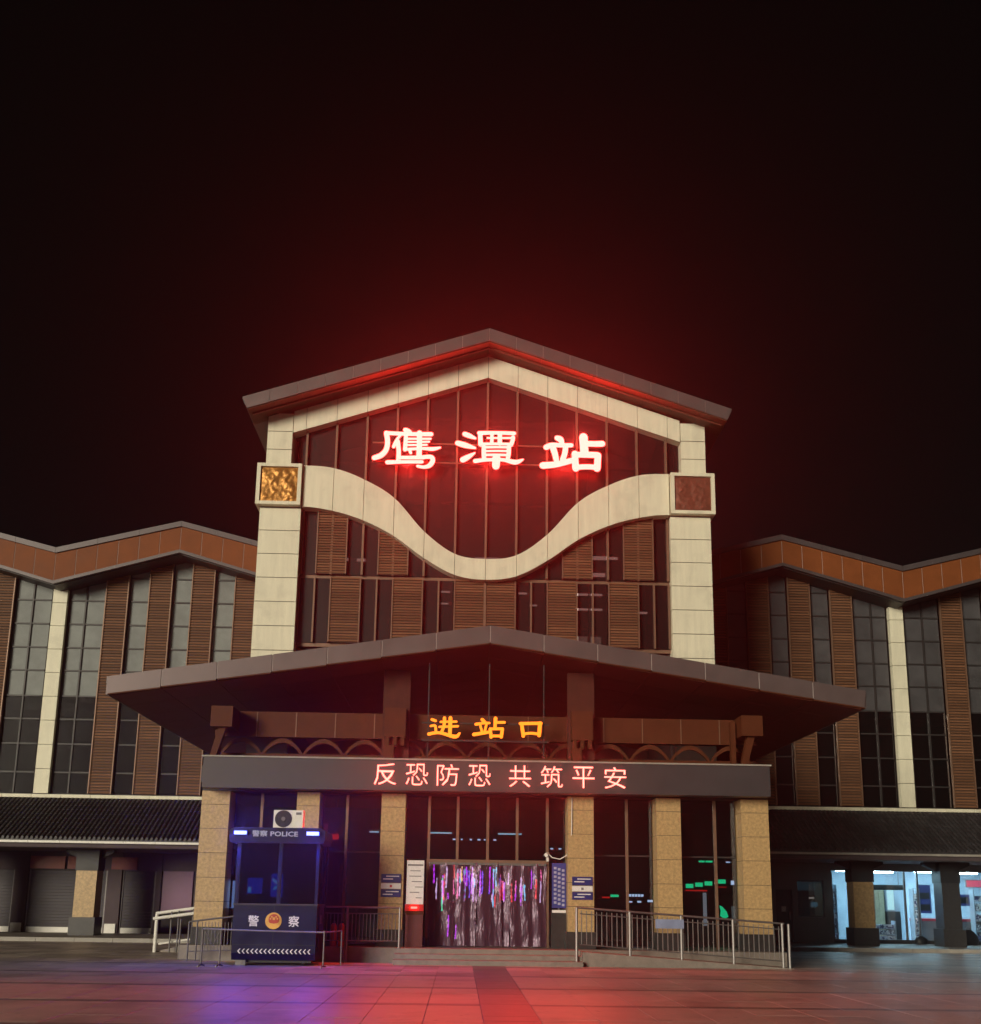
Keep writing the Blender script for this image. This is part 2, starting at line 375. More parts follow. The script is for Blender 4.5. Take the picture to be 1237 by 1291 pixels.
# pillars
for s in (-1, 1):
    def sx(a, b): return (s*a, s*b) if s > 0 else (s*b, s*a)
    x0, x1 = sx(6.36, 7.76)
    lp = box('pillar', JOINT, tower, x0+.03, x1-.03, .03, 3.5, .0, 14.58)
    zz = [7.03, 7.88, 8.72, 9.56, 10.40, 11.24, 12.08, 12.92, 13.75, 14.56]
    for a, b in zip(zz, zz[1:]): ubox('cladding_panel', CREAM, lp, x0, x1, 0, 1.5, a+.012, b-.012)
    x0, x1 = sx(6.79, 7.65)
    hp = box('upper_pillar', JOINT, tower, x0+.03, x1-.03, .03, 2.5, 16.1, 18.0)
    zz = [16.02, 16.70, 17.37, 18.05]
    for a, b in zip(zz, zz[1:]): ubox('cladding_panel', CREAM, hp, x0, x1, 0, 1.4, a+.012, b-.012)
    x0, x1 = sx(6.36, 7.89)
    bx = box('relief_box', CREAM, tower, x0, x1, -.16, .9, 14.60, 16.09)
    o = .26
    for q in ((x0, x1, 14.60, 14.72), (x0, x1, 15.97, 16.09), (x0, x0+.13, 14.72, 15.97), (x1-.13, x1, 14.72, 15.97)):
        box('box_rim', CREAM, bx, q[0]+.001, q[1]-.001, -.26, -.161, q[2]+.001, q[3]-.001)
    # lumpy square relief plate
    N = 26; m = MB(); xa, xb, za, zb = x0+.14, x1-.14, 14.735, 15.955
    from mathutils import noise as mnoise
    vv = []
    for j in range(N+1):
        for i in range(N+1):
            u, v_ = i/N, j/N
            e = min(u, v_, 1-u, 1-v_)
            h = mnoise.noise(Vector((u*5+s*7, v_*5, .3)))*.035 + mnoise.noise(Vector((u*13+s*3, v_*13, 1.7)))*.03
            if s > 0: h *= .5
            vv.append((xa+(xb-xa)*u, -.185 - max(0, h+.02)*min(1, e*8), za+(zb-za)*v_))
    m.add(vv, [(j*(N+1)+i, j*(N+1)+i+1, (j+1)*(N+1)+i+1, (j+1)*(N+1)+i) for j in range(N) for i in range(N)])
    m.obj('relief_plate', GOLD if s < 0 else DARKGOLD, bx, smooth=True, label='gold cloud pattern relief plate' if s < 0 else 'dull reddish copper relief plate')
# gable beam panels
def gz(x): return 20.42 - abs(x)*.3375
def gb(x): return 19.60 - abs(x)*.3345
gbm = MB().prism([(-6.76, gb(6.76)+.02), (0, 19.62), (6.76, gb(6.76)+.02), (6.76, gz(6.76)-.02), (0, 20.40), (-6.76, gz(6.76)-.02)], .03, .9).obj('gable_beam', JOINT, tower)
edges = [0, 1.055, 2.11, 3.165, 4.22, 5.275, 6.33, 6.775]
for s in (-1, 1):
    for a, b in zip(edges, edges[1:]):
        a += .008; b -= .008
        pl = [(s*a, gb(a)), (s*b, gb(b)), (s*b, gz(b)), (s*a, gz(a))]
        MB().prism(pl if s > 0 else pl[::-1], 0, .5).obj('cladding_panel', CREAM, gbm)
# wave beam: top and bottom heights at multiples of the bay
BAY = 1.055
WT = [12.86, 13.02, 13.79, 14.97, 15.62, 16.01, 16.085]; WB = [12.125, 12.277, 12.855, 13.62, 14.149, 14.465, 14.59]
def hermite(T, x):
    x = min(abs(x)/BAY, 5.9999); i = int(x); t = x-i
    def g(k): return T[abs(k)] if k <= 6 else T[6]
    m0 = (g(i+1)-g(i-1))/2; m1 = (g(i+2)-g(i))/2 if i < 5 else 0
    return (2*t**3-3*t*t+1)*T[i] + (t**3-2*t*t+t)*m0 + (-2*t**3+3*t*t)*T[i+1] + (t**3-t*t)*m1
K = 48
top = [(-6.33+12.66*i/K) for i in range(K+1)]
wpoly = [(x, hermite(WB, x)+.02) for x in top] + [(x, hermite(WT, x)-.02) for x in reversed(top)]
wvb = MB()
for i in range(K):
    a, b = top[i], top[i+1]
    wvb.add([(a,.03,hermite(WB,a)+.02),(b,.03,hermite(WB,b)+.02),(b,.03,hermite(WT,b)-.02),(a,.03,hermite(WT,a)-.02),
             (a,.7,hermite(WB,a)+.02),(b,.7,hermite(WB,b)+.02),(b,.7,hermite(WT,b)-.02),(a,.7,hermite(WT,a)-.02)],
            [(0,1,2,3),(7,6,5,4),(0,4,5,1),(3,2,6,7)])
wv = wvb.obj('wave_beam', JOINT, tower)
for k in range(-6, 6):
    a0, b0 = k*BAY+.008, (k+1)*BAY-.008; S = 10
    pts = [a0+(b0-a0)*i/S for i in range(S+1)]
    MB().prism([(x, hermite(WB, x)) for x in pts] + [(x, hermite(WT, x)) for x in reversed(pts)], -.10, .35).obj('cladding_panel', CREAM, wv)
# curtain wall: panes, mullions, transoms, slat panels
cw = MB().box(-6.36, 6.36, .40, .44, 12.20, 12.30).box(-6.36, 6.36, .40, .44, 9.80, 9.92).box(-6.78, 6.78, .42, .46, 18.1, 18.2).obj('curtain_wall', FRAMEB, tower)
for k in range(-6, 7):
    x = k*BAY; hi = gb(x) - .0
    if abs(k) == 6: x = math.copysign(6.30, k)
    ubox('mullion', FRAMEB, cw, x-.035, x+.035, .22, .36, 12.305 if abs(k) < 3 else 12.305, round(hi+.1, 2))
for k in range(-13, 13):                                     # upper tall panes, two per bay are one sheet
    if k % 2: continue
    a = k/2*BAY
    if abs(a+BAY/2) > 6.4:
        a0, b0 = (6.37, 6.76) if a > 0 else (-6.76, -6.37)
        ubox('pane', TGLASS, cw, a0, b0, .39, .40, 15.9, 17.9)
        continue
    hz = max(gb(a), gb(a+BAY)) + .05
    ubox('pane', TGLASS, cw, a+.036, a+BAY-.036, .37, .38, 12.31, round(hz, 2))
HB = BAY/2
UP = [(-11,-9), (-7,-5), (5,7), (9,11)]; LO = [(-10,-8), (-6,-4), (-2,0), (0,2), (4,6), (8,10)]
def slat_panel(parent, x0, x1, z0, z1, y, pitch=.095, frame=FRAMEB, topf=None):
    sp = box('slat_panel', SLATBACK, parent, x0+.05, x1-.05, y+.05, y+.09, z0, z1)
    m = MB(); z = z0+.03
    while z < z1-.03:
        hh = .056 + random.uniform(-.004, .004)
        m.box(x0+.045, x1-.045, y+random.uniform(0, .008), y+.049, z, z+hh); z += pitch
    m.obj('slats', SLAT, sp, kind='stuff')
    for a in (x0, x1-.042): ubox('edge_trim', frame, sp, a+.001, a+.041, y-.02, y+.10, z0, z1)
    return sp
for a, b in UP:
    slat_panel(cw, a*HB, b*HB, 12.32, min(hermite(WT, a*HB), hermite(WT, b*HB))-.3, .20)
for a, b in LO: slat_panel(cw, a*HB, b*HB, 9.93, 12.19, .20)
lowk = list(range(-12, 13))
for k in range(-12, 12):                                     # lower glass between slat panels
    if any(a <= k < b for a, b in LO): continue
    ubox('pane', TGLASS, cw, k*HB+.03, (k+1)*HB-.03, .37, .38, 9.93, 12.19)
for k in (-12, -11, -7, -3, 3, 7, 11, 12):
    ubox('mullion', FRAMEB, cw, k*HB-.028-(.02 if k == 12 else 0), k*HB+.028-(.02 if k == 12 else 0), .24, .36, 9.93, 12.19)
for k in (-8, 8): ubox('mullion', FRAMEB, cw, k*HB-.028, k*HB+.028, .24, .36, 12.32, 14.2)
# interior room of the hall
MB().box(-6.3, 6.3, 5.0, 5.2, 4.2, 20).box(-6.6, -6.3, .55, 5.0, 4.2, 18).box(6.3, 6.6, .55, 5.0, 4.2, 18).box(-6.3, 6.3, .6, 5, 9.6, 9.78).obj('interior_wall', WALLD, tower)
for z in (17.6, 16.1): box('interior_beam', WALLG, tower, -6.2, 6.2, 3.2, 3.5, z, z+.25)
for x in (-3.3, -2.0, 2.5, 3.9): box('interior_post', WALLG, tower, x, x+.35, 3.2, 3.55, 9.8, 19)
for (x0, x1, z0, z1) in ((3.75, 4.30, 13.34, 13.46), (4.36, 4.70, 13.36, 13.44), (3.75, 4.25, 12.72, 12.84), (3.20, 3.64, 12.02, 12.08), (3.70, 4.14, 12.02, 12.08), (3.20, 3.64, 11.48, 11.54), (3.70, 4.14, 11.48, 11.54),
        (5.30, 5.72, 11.40, 11.46), (-.34, .50, 13.20, 13.32), (1.2, 1.50, 12.02, 12.07), (1.6, 1.85, 11.60, 11.64), (-1.52, -1.2, 12.02, 12.07), (-1.52, -1.25, 11.6, 11.64), (-5.1, -4.8, 13.1, 13.2), (-4.5, -4.2, 13.1, 13.18)):
    box('interior_lamp', WARM, tower, x0, x1, 1.2, 1.28, z0, z1)
for (x0, x1, z0, z1) in ((3.22, 3.62, 10.25, 10.55), (3.72, 4.10, 10.25, 10.55), (1.12, 1.4, 10.2, 10.6), (-1.5, -1.3, 10.2, 10.5)): box('bright_doorway', WARM2, tower, x0, x1, 1.3, 1.35, z0, z1)
for s in (-1, 1): box('side_wall', CREAM, tower, min(s*7.1, s*7.6), max(s*7.1, s*7.6), 1.51, 13, 7.0, 17.9); box('side_base', WALLR, tower, min(s*7.1, s*7.6), max(s*7.1, s*7.6), 1.51, 13, 0, 6.999)
box('rear_wall', WALLD, tower, -7.09, 7.09, 12.5, 12.9, 4, 17.9)

# ------------------------------------------------------------------ station name sign
sign = empty('station_sign', 'glowing white hot red station name characters on dark tower glass', 'sign')
def zc(zx, zy, wd):
    px = 460+zx/7.731; py = 530+zy/7.731
    X = -4.009+(px-470)*.0281; return (X, 17.417-(py-545)*.0283+(X+4.009)*.0258, wd/7.731*.0281)
YING = [[(392,108,46),(418,122,52),(435,140,50)], [(212,140,40),(420,150,40),(640,152,44)],
 [(212,140,50),(226,230,48),(214,310,50),(170,365,54),(105,392,50)], [(345,165,26),(310,215,30),(285,280,34)], [(322,225,44),(335,320,42),(335,430,44)],
 [(400,160,38),(398,230,40),(395,310,42)], [(395,200,24),(520,200,22),(635,200,24)], [(400,232,22),(520,232,20),(622,230,22)], [(400,265,22),(520,264,20),(600,262,22)],
 [(528,140,52),(530,250,52),(530,380,52)], [(390,310,30),(560,300,30),(660,305,40),(728,290,22)], [(440,320,30),(450,345,30)],
 [(345,392,36),(450,392,38),(575,390,42)], [(560,390,40),(640,385,44),(662,420,46),(635,470,46),(580,488,34),(520,478,30)], [(232,440,44),(390,436,34),(560,436,34)]]
TAN = [[(962,150,50),(1010,170,48),(1062,193,26)], [(895,242,52),(970,265,56),(1062,292,26)], [(948,412,58),(1000,382,50),(1060,342,18)],
 [(1100,140,42),(1270,138,36),(1436,144,40)], [(1110,150,44),(1112,200,44),(1115,258,46)], [(1425,185,42),(1420,220,40),(1405,262,42)], [(1180,192,20),(1300,192,20),(1420,192,24)],
 [(1222,150,34),(1222,200,34),(1222,250,34)], [(1298,150,44),(1298,200,44),(1298,250,44)], [(1115,254,30),(1270,252,28),(1410,256,30)],
 [(1147,285,44),(1147,340,44),(1150,400,44)], [(1385,285,44),(1385,340,42),(1378,395,42)], [(1150,288,26),(1270,286,24),(1385,288,26)], [(1160,327,22),(1270,325,22),(1380,327,22)], [(1160,366,26),(1270,365,26),(1380,368,26)],
 [(1066,428,44),(1170,416,36),(1330,416,36),(1450,440,50),(1522,412,18)], [(1268,395,78),(1265,440,76),(1264,480,72)]]
ZHAN = [[(690,190,54),(720,205,62),(738,240,44)], [(585,285,58),(640,262,50),(740,265,44),(826,264,44)], [(652,300,62),(668,350,58),(680,410,54)], [(770,290,52),(762,350,52),(742,410,52)],
 [(552,470,68),(680,458,62),(830,420,56)], [(942,182,84),(946,260,80),(952,345,80)], [(985,250,58),(1060,252,58),(1122,250,62)],
 [(860,352,66),(862,430,64),(868,500,70)], [(860,362,58),(970,362,62),(1075,366,62)], [(1080,370,66),(1076,440,64),(1070,502,70)], [(865,490,54),(970,485,52),(1070,490,54)]]
mats = [SIGN_RED, SIGN_SIDE, SIGN_BACK]
for st, off in ((YING, 0), (TAN, 0), (ZHAN, 1159.7)):
    character('sign_character', [[zc(a+off, b, c) for a, b, c in s] for s in st], sign, -.14, -.02, mats)
for x, z in ((-2.75, 16.12), (-2.6, 17.05), (.05, 16.10), (.05, 17.2), (2.6, 16.15), (3.2, 17.15)):
    sign_lamp(sign, (x, -.23, z), (1.0, .035, .028), 1020, (0, -1, -.04), .05, 178)
for z in (16.35, 17.05): box('mounting_rail', FRAMEB, sign, -4.0, 4.0, .05, .10, z, z+.04)

# ================================================================== WINGS
def wing(s, label):
    root = empty('station_wing', label, 'building', 'station wings either side of the tower')
    PKX, VX = 11.72, 16.43
    def top(x):
        x = abs(x); per = 2*(VX-PKX); t = abs(((x-PKX+per/2) % per) - per/2); return 15.70 - t*.251
    def bot(x):
        x = abs(x); per = 2*(VX-PKX); t = abs(((x-PKX+per/2) % per) - per/2); return 14.57 - t*.287
    def P(pl): return pl if s > 0 else [(-x, z) for x, z in pl][::-1]
    knots = [7.62, PKX, VX, 2*VX-PKX, 3*VX-2*PKX+.0]
    # roof slabs and coping
    rfm = MB()
    for a, b in zip(knots, knots[1:]):
        rfm.prism(P([(a, top(a)-.22), (b, top(b)-.22), (b, top(b)-.02), (a, top(a)-.02)]), 5.03, 17)
    rf = rfm.obj('roof', COPING, root)
    for a, b in zip(knots, knots[1:]):
        n = max(1, round((b-a)/1.57)); L = (b-a)/n
        for i in range(n):
            p, q = a+i*L+.004, a+(i+1)*L-.004
            MB().prism(P([(p, top(p)-.20), (q, top(q)-.20), (q, top(q)+.01), (p, top(p)+.01)]), 4.93, 5.25).obj('coping', COPING, rf)
        n = max(1, round((b-a)/.79)); L = (b-a)/n
        for i in range(n):
            p, q = a+i*L+.011, a+(i+1)*L-.011
            v = P([(p, bot(p)), (q, bot(q)), (q, top(q)-.205), (p, top(p)-.205)])
            MB().prism(v, 5.0, 5.011).obj('fascia_panel', BROWN, rf)
        MB().prism(P([(a, bot(a)-.10), (b, bot(b)-.10), (b, top(b)-.24), (a, top(a)-.24)]), 5.012, 5.07).obj('fascia_backing', SEAL, rf)
        v = P([(a, bot(a)-.13), (b, bot(b)-.13), (b, bot(b)-.004), (a, bot(a)-.004)])
        MB().prism(v, 4.96, 5.12).obj('gutter', COPING, rf)
        MB().prism(P([(a, bot(a)-.16), (b, bot(b)-.16), (b, bot(b)-.11), (a, bot(a)-.11)]), 5.122, 6.3).obj('soffit', FRAMED, rf)
    def rng(a, b): return (a, b) if s > 0 else (-b, -a)
    # cream pillars at the valleys
    for c in (VX,):
        a, b = rng(c-.28+.03, c+.27+.03)
        pl = box('pillar', JOINT, root, a+.03, b-.03, 6.03, 6.5, 5.15, 13.2)
        z = 5.2
        while z < 13.1:
            ubox('cladding_panel', CREAM, pl, a, b, 5.95, 6.2, z+.01, min(z+.925, 13.18)-.01); z += .925
    # rhythm of glass (g) and slat (s) strips from the tower outward
    strips = [(7.75, 8.05, 'g'), (8.05, 8.98, 's'), (8.98, 9.70, 'g'), (9.70, 10.52, 's'), (10.52, 11.40, 'g'), (11.40, 12.22, 's')]
    strips = [(7.78, 8.16, 's'), (8.16, 8.98, 'g'), (8.98, 9.72, 's'), (9.72, 10.50, 'g'), (10.50, 11.41, 's')]
    strips = [(7.78, 8.14, 'g'), (8.14, 9.72, 'x')]
    strips = [(8.90, 9.73, 's'), (9.73, 10.51, 'g'), (10.51, 11.41, 's'), (11.41, 12.16, 'g'), (12.16, 13.06, 's'), (13.06, 13.84, 'g'), (13.84, 14.73, 's'),
              (14.73, 15.50, 'g'), (15.50, 16.13, 'g'), (16.82, 17.55, 'g'), (17.55, 18.25, 'g'), (18.25, 19.15, 's'), (19.15, 20.0, 'g'), (20.0, 20.9, 's'), (20.9, 21.7, 'g'), (21.7, 22.6, 's'), (22.6, 23.4, 'g'), (23.4, 24.3, 's'), (24.3, 25.1, 'g')]
    strips = [(7.78, 8.12, 'g'), (8.12, 8.90, 'g')] + strips
    zt = [5.22, 6.02, 7.1, 8.05, 8.95, 9.95, 10.86, 11.80, 12.75, 13.70, 14.65]
    win = MB().box(*rng(7.7, 25.2), 6.16, 6.22, 5.15, 5.22).obj('window_wall', FRAMED, root)
    for (a, b, k) in strips:
        x0, x1 = rng(a, b); lim = min(bot(a), bot(b)) - .12; hi = max(bot(a), bot(b), 14.6 if a < PKX < b else 0) - .15
        if k == 's':
            slat_panel(root, x0, x1, 5.22, round(hi, 2), 6.0, .11)
        else:
            for z0, z1 in zip(zt, zt[1:]):
                if z0 > hi: break
                z1 = min(z1, hi)
                if z1-z0 < .1: continue
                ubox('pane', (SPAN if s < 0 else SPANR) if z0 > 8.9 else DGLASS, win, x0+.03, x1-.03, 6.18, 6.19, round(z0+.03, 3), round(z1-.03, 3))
                ubox('transom', FRAMED, win, x0+.03, x1-.03, 6.13, 6.20, round(z1-.028, 3), round(z1+.028, 3))
            ubox('mullion', FRAMED, win, x0-.028, x0+.028, 6.12, 6.215, 5.225, round(hi, 2))
            if z0 and a < 17: box('window_blind', WALLG, win, x0+.06, x1-.06, 6.55, 6.58, 7.55, 7.9)
    x0, x1 = rng(7.7, 25.2)
    MB().box(x0, x1, 8.2, 8.4, 3.2, 14.0).box(x0, x1, 6.3, 8.2, 8.70, 8.86).box(x0, x1, 6.3, 8.2, 5.0, 5.14).obj('interior_wall', WALLD, root)
    # ground floor wall with openings handled by caller
    return root
wl = wing(-1, 'left wing with brighter brown zigzag roof edge and grey lit panes')
wr = wing(1, 'right wing with panes darkened for weaker light, above the lit shop')

# ------------------------------------------------------------------ tiled awnings over the ground floor
def awning(s, label, colx, panel_tone):
    root = empty('tiled_awning', label, 'awning', 'tiled awnings along the wings')
    def rng(a, b): return (a, b) if s > 0 else (-b, -a)
    xi, xo = 7.95, 25.5
    x0, x1 = rng(xi, xo)
    ya, za, yb, zb = 3.15, 3.42, 5.90, 5.02
    deck = MB().prismx([(ya, za-.10), (yb, zb-.10), (yb, zb), (ya, za)], x0, x1).obj('roof_deck', TILE, root)
    m = MB(); x = x0+.08
    ny = 9
    while x < x1-.05:                                        # rows of half round cover tiles, stepped course by course
        for i in range(ny):
            t0, t1 = i/ny, (i+1.06)/ny
            p0 = (x, ya+(yb-ya)*t0-.02, za+(zb-za)*t0+.035); p1 = (x, ya+(yb-ya)*min(t1, 1), za+(zb-za)*min(t1, 1)+.012)
            r = .052; pr = []
            for (P0) in (p0, p1):
                for q in range(5):
                    an = math.pi*q/4; pr.append((P0[0]+r*math.cos(an), P0[1]-.5*r*math.sin(an), P0[2]+.87*r*math.sin(an)))
            m.add(pr, [(q, q+1, q+6, q+5) for q in range(4)] + [(0, 1, 2, 3, 4)])
        x += .165
    m.obj('roof_tiles', TILE, deck, kind='stuff')
    m = MB(); x = x0+.08
    while x < x1-.05:
        m.cyl((x, za+.02), .05, ya-.06, ya-.03, 8); x += .165
    m.obj('tile_ends', TILE, deck, kind='stuff')
    n = 16; L = (x1-x0)/n
    for i in range(n):
        ubox('flashing_panel', CREAM, root, x0+i*L+.008, x0+(i+1)*L-.008, 5.80, 5.93, 5.04, 5.16)
        ubox('eave_gutter', WHITEP if s < 0 else KERB, root, x0+i*L+.004, x0+(i+1)*L-.004, ya-.12, ya-.02, za-.16, za-.085)
    box('eave_board', WALLR, root, x0, x1, ya+.0, ya+.06, za-.30, za-.165)
    box('ceiling', WALLG if s > 0 else WALLR, root, x0, x1, ya+.08, 7.0, 3.10, 3.16)
    for cx, GM, w_ in colx:
        c = box('column', GM, root, cx-w_+.01, cx+w_-.01, 4.41, 5.09, .74, 3.10)
        for z0, z1 in ((.75, 1.52), (1.53, 2.35)):
            box('granite_slab', GM, c, cx-w_, cx+w_, 4.40, 5.10, z0, z1)
        box('capital', BLACK, c, cx-w_-.03, cx+w_+.03, 4.37, 5.13, 2.36, 3.095)
        for d in (-1, 1):
            MB().prism([(cx+d*.405, 2.80), (cx+d*.85, 3.0), (cx+d*.85, 3.095), (cx+d*.405, 3.095)][::(1 if d > 0 else -1)], 4.6, 4.9).obj('bracket', BLACK, c)
        box('plinth', BLACKST, c, cx-w_-.08, cx+w_+.08, 4.32, 5.18, .12, .74)
    return root
al = awning(-1, 'dark tiled awning over closed shutters, with a pale gutter, left of entrance', [(-13.95, GRANITE, .37), (-18.5, GRANITE, .37)], 0)
ar = awning(1, 'dark tiled awning above the lit shop, right of entrance', [(13.95, GRANITE, .37), (17.15, BLACKST, .33), (20.4, BLACKST, .33)], 1)  # outer two columns get black stone so they read as backlit silhouettes

# ------------------------------------------------------------------ ground floor, left: shutters
lw = empty('shop_wall', 'dark ground floor wall holding closed roller shutters under left awning', 'wall')
for (a, b) in ((-25.5, -20.6), (-17.46, -16.95), (-13.98, -13.45), (-12.15, -11.95), (-10.7, -7.9)):
    box('pier', WALLR, lw, a, b, 6.9, 7.3, .12, 3.09)
box('lintel', WALLR, lw, -25.5, -7.9, 6.95, 7.25, 2.42, 3.085)
for a, b in ((-17.40, -17.02), (-13.93, -13.52)):
    box('pier_base', WHITEP, lw, a, b, 6.84, 6.899, .12, .46)
def shutter(x0, x1, label, z0=.12):
    r = empty('roller_shutter', label, 'shutter', 'closed roller shutters under the left awning')
    z = z0+.2; 
    box('bottom_rail', WHITEP, r, x0, x1, 7.00, 7.06, z0, z0+.195)
    while z < 2.40:
        ubox('slat', SHUT, r, x0, x1, 7.02+.0, 7.05, z, min(z+.108, 2.41)); z += .115
    for x in (x0-.05, x1): ubox('guide', DSTEEL, r, x+.002, x+.048, 6.98, 7.08, z0, 2.415)
shutter(-20.5, -17.52, 'roller shutter at the far left edge, mostly cut by the frame')
shutter(-16.88, -14.05, 'wide roller shutter left of the granite awning column')
shutter(-13.38, -12.22, 'narrow roller shutter right of the granite awning column')
for a, b, lb in ((-16.9, -15.6, 'wide dull red shop board above the left shutter'), (-15.5, -14.2, 'dull red shop board just left of awning column'), (-13.85, -12.9, 'short dull red shop board right of awning column')):
    MB().box(a, b, 6.86, 6.94, 2.46, 2.92).obj('shop_board', REDS, label=lb, cat='sign', group='red boards above shutters')
pb = MB().box(-11.88, -10.75, 6.86, 6.98, .95, 2.42).obj('wall_panel', pm('mauve_panel', (.17, .075, .14), .45, 0, 1.5, .12), label='plain mauve wall panel left of the first granite column', cat='panel')

# ------------------------------------------------------------------ ground floor, right: shop
sw = empty('convenience_shop', 'grey ground floor shop with tall windows under right awning', 'shop')
WT_ = WALLG
box('wall', WT_, sw, 7.9, 11.45, 6.9, 7.2, .12, 3.09); box('wall', WT_, sw, 12.08, 12.30, 6.9, 7.2, .12, 3.09); box('wall', WT_, sw, 13.32, 13.62, 6.9, 7.2, .12, 3.09)
box('wall', WT_, sw, 11.45, 12.08, 6.9, 7.2, 2.08, 3.09); box('wall', WT_, sw, 12.30, 13.32, 6.9, 7.2, 2.44, 3.09); box('wall', WT_, sw, 12.30, 13.32, 6.9, 7.2, .12, 1.06)
box('fascia', WALLG, sw, 13.62, 25.4, 6.86, 7.2, 2.82, 3.09)
box('sill', BLACKST, sw, 13.62, 25.4, 6.9, 7.2, .12, .26)
d = box('door', BLACK, sw, 11.46, 12.07, 7.0, 7.06, .13, 2.07); box('handle', STEEL, d, 11.97, 12.01, 6.93, 6.999, .95, 1.25); box('notice', WHITES, d, 11.68, 11.85, 6.985, 6.999, 1.25, 1.45)
wn = box('window', FRAMED, sw, 12.31, 13.31, 7.10, 7.15, 1.07, 2.43)
box('pane', LGLASS, wn, 12.34, 13.28, 7.0, 7.01, 1.10, 2.40)
box('lit_notice', em('dim_cyan_notice', (.10, .40, .50), .10), wn, 12.36, 13.05, 7.05, 7.09, 2.05, 2.38)
box('lit_notice', em('cyan_notice', (.18, .55, .75), .30), wn, 12.85, 13.1, 7.05, 7.09, 1.45, 1.62)
box('lit_notice', em('warm_notice', (.9, .85, .7), .7), wn, 12.78, 12.98, 7.05, 7.09, 1.75, 1.80)
for x in (13.66, 15.0, 16.5, 17.0, 18.5, 20.0, 21.5): ubox('window_post', DSTEEL, sw, x-.03, x+.03, 6.98, 7.08, .262, 2.815)
for a, b in ((13.69, 14.97), (15.03, 16.47), (17.03, 18.47), (18.53, 19.97), (20.03, 21.47)): ubox('pane', SHOPG, sw, a, b, 7.02, 7.03, .265, 2.81)
SHW = pm('shop_white_wall', (.30, .36, .42), .6, 0, 2, .1); SHOPW = SHW
rm = MB().box(13.5, 25, 11.6, 11.7, .1, 3.0).box(13.4, 13.5, 7.25, 11.6, .1, 3.0).box(13.5, 25, 7.25, 11.6, .06, .13).box(13.5, 25, 7.25, 11.6, 2.94, 3.0).obj('room', SHW, sw)
k_ = 0
for x, yy_, nm in ((14.4, 8.4, 'first'), (15.9, 9.6, 'second'), (17.6, 8.4, 'third'), (19.4, 9.6, 'fourth'), (20.6, 8.2, 'fifth')):
    t = MB().box(x, x+1.2, yy_, yy_+.25, 2.84, 2.935).obj('ceiling_light', SHOPL, label='%s cool white ceiling light inside the shop, counted from its left end' % nm, cat='light', group='shop ceiling lights')
BLUEP = em('blue_lightbox', (.02, .20, .85), .75)
t = empty('light_box', 'bright blue advert light box inside the shop beside the near column', 'light box'); box('case', DSTEEL, t, 15.25, 16.05, 9.0, 9.1, .95, 2.35); box('face', BLUEP, t, 15.29, 16.01, 8.985, 8.999, .99, 2.31)
t = empty('cabinet', 'cream cabinet beside blue light box in shop', 'cabinet'); CB = pm('cream_cabinet', (.62, .55, .35), .5)
box('body', CB, t, 16.08, 16.55, 9.3, 9.9, .13, 2.3); box('door', CB, t, 16.10, 16.31, 9.28, 9.299, .2, 2.25); box('door', CB, t, 16.33, 16.53, 9.28, 9.299, .2, 2.25)
t = empty('display_fridge', 'white lit display fridge with dark base in shop', 'fridge'); box('case', SHOPW, t, 16.6, 17.15, 9.2, 9.8, 1.3, 2.3); box('lit_door', em('fridge_glow', (.50, .9, 1.0), 1.1), t, 16.63, 16.9, 9.18, 9.199, 1.36, 2.25); box('base', BLACK, t, 16.6, 17.15, 9.2, 9.8, .13, 1.299)
def speck(name, c1, c2, sc):
    m, tr, b = newmat(name); g = tr.nodes.new('ShaderNodeNewGeometry'); v = tr.nodes.new('ShaderNodeTexVoronoi'); v.inputs['Scale'].default_value = sc
    tr.links.new(g.outputs['Position'], v.inputs['Vector']); r = tr.nodes.new('ShaderNodeValToRGB'); r.color_ramp.elements[0].color = (*c1, 1); r.color_ramp.elements[1].color = (*c2, 1)
    r.color_ramp.elements[0].position = .35; r.color_ramp.elements[1].position = .6
    s_ = tr.nodes.new('ShaderNodeSeparateColor'); tr.links.new(v.outputs['Color'], s_.inputs[0]); tr.links.new(s_.outputs[0], r.inputs[0]); tr.links.new(r.outputs[0], b.inputs['Base Color'])
    return m
PACK = speck('printed_packs', (.05, .05, .16), (.7, .68, .75), 11)
PACK2 = speck('small_goods', (.06, .07, .12), (.75, .8, .85), 18)
def shelf(x0, x1, y, z1, label, n=4):
    t = empty('goods_shelf', label, 'shelf', 'goods shelves in the shop')
    for x in (x0, x1-.04): box('upright', SHOPW, t, x, x+.04, y, y+.4, .13, z1)
    for i in range(n):
        z = .2+(z1-.3)*i/n; box('board', SHOPW, t, x0+.041, x1-.041, y, y+.4, z, z+.03)
        m = MB(); x = x0+.06
        while x < x1-.1:
            ww = min(random.uniform(.07, .16), x1-.045-x); m.box(x, x+ww, y+.03, y+.33, z+.031, z+.031+random.uniform(.15, (z1-.3)/n-.08)); x += ww+.012
        m.obj('goods', PACK2 if i % 2 else PACK, t, kind='stuff')
shelf(13.78, 14.02, 7.5, 2.3, 'narrow goods shelf at left end of shop window', 5)
shelf(17.05, 17.32, 7.6, 2.2, 'slim goods shelf between black fridge base and blue posters', 6)
shelf(19.62, 20.2, 8.0, 2.2, 'goods shelf at the far right end of shop', 5)
shelf(15.1, 16.35, 7.7, .95, 'low goods shelf under the blue light box', 3)
t = empty('shop_counter', 'grey shop counter with a red stripe along its top', 'counter'); box('body', WALLG, t, 17.4, 20.6, 8.45, 8.9, .13, .95); box('stripe', pm('red_stripe', (.55, .03, .05), .4), t, 17.38, 20.62, 8.43, 8.92, .951, 1.05)
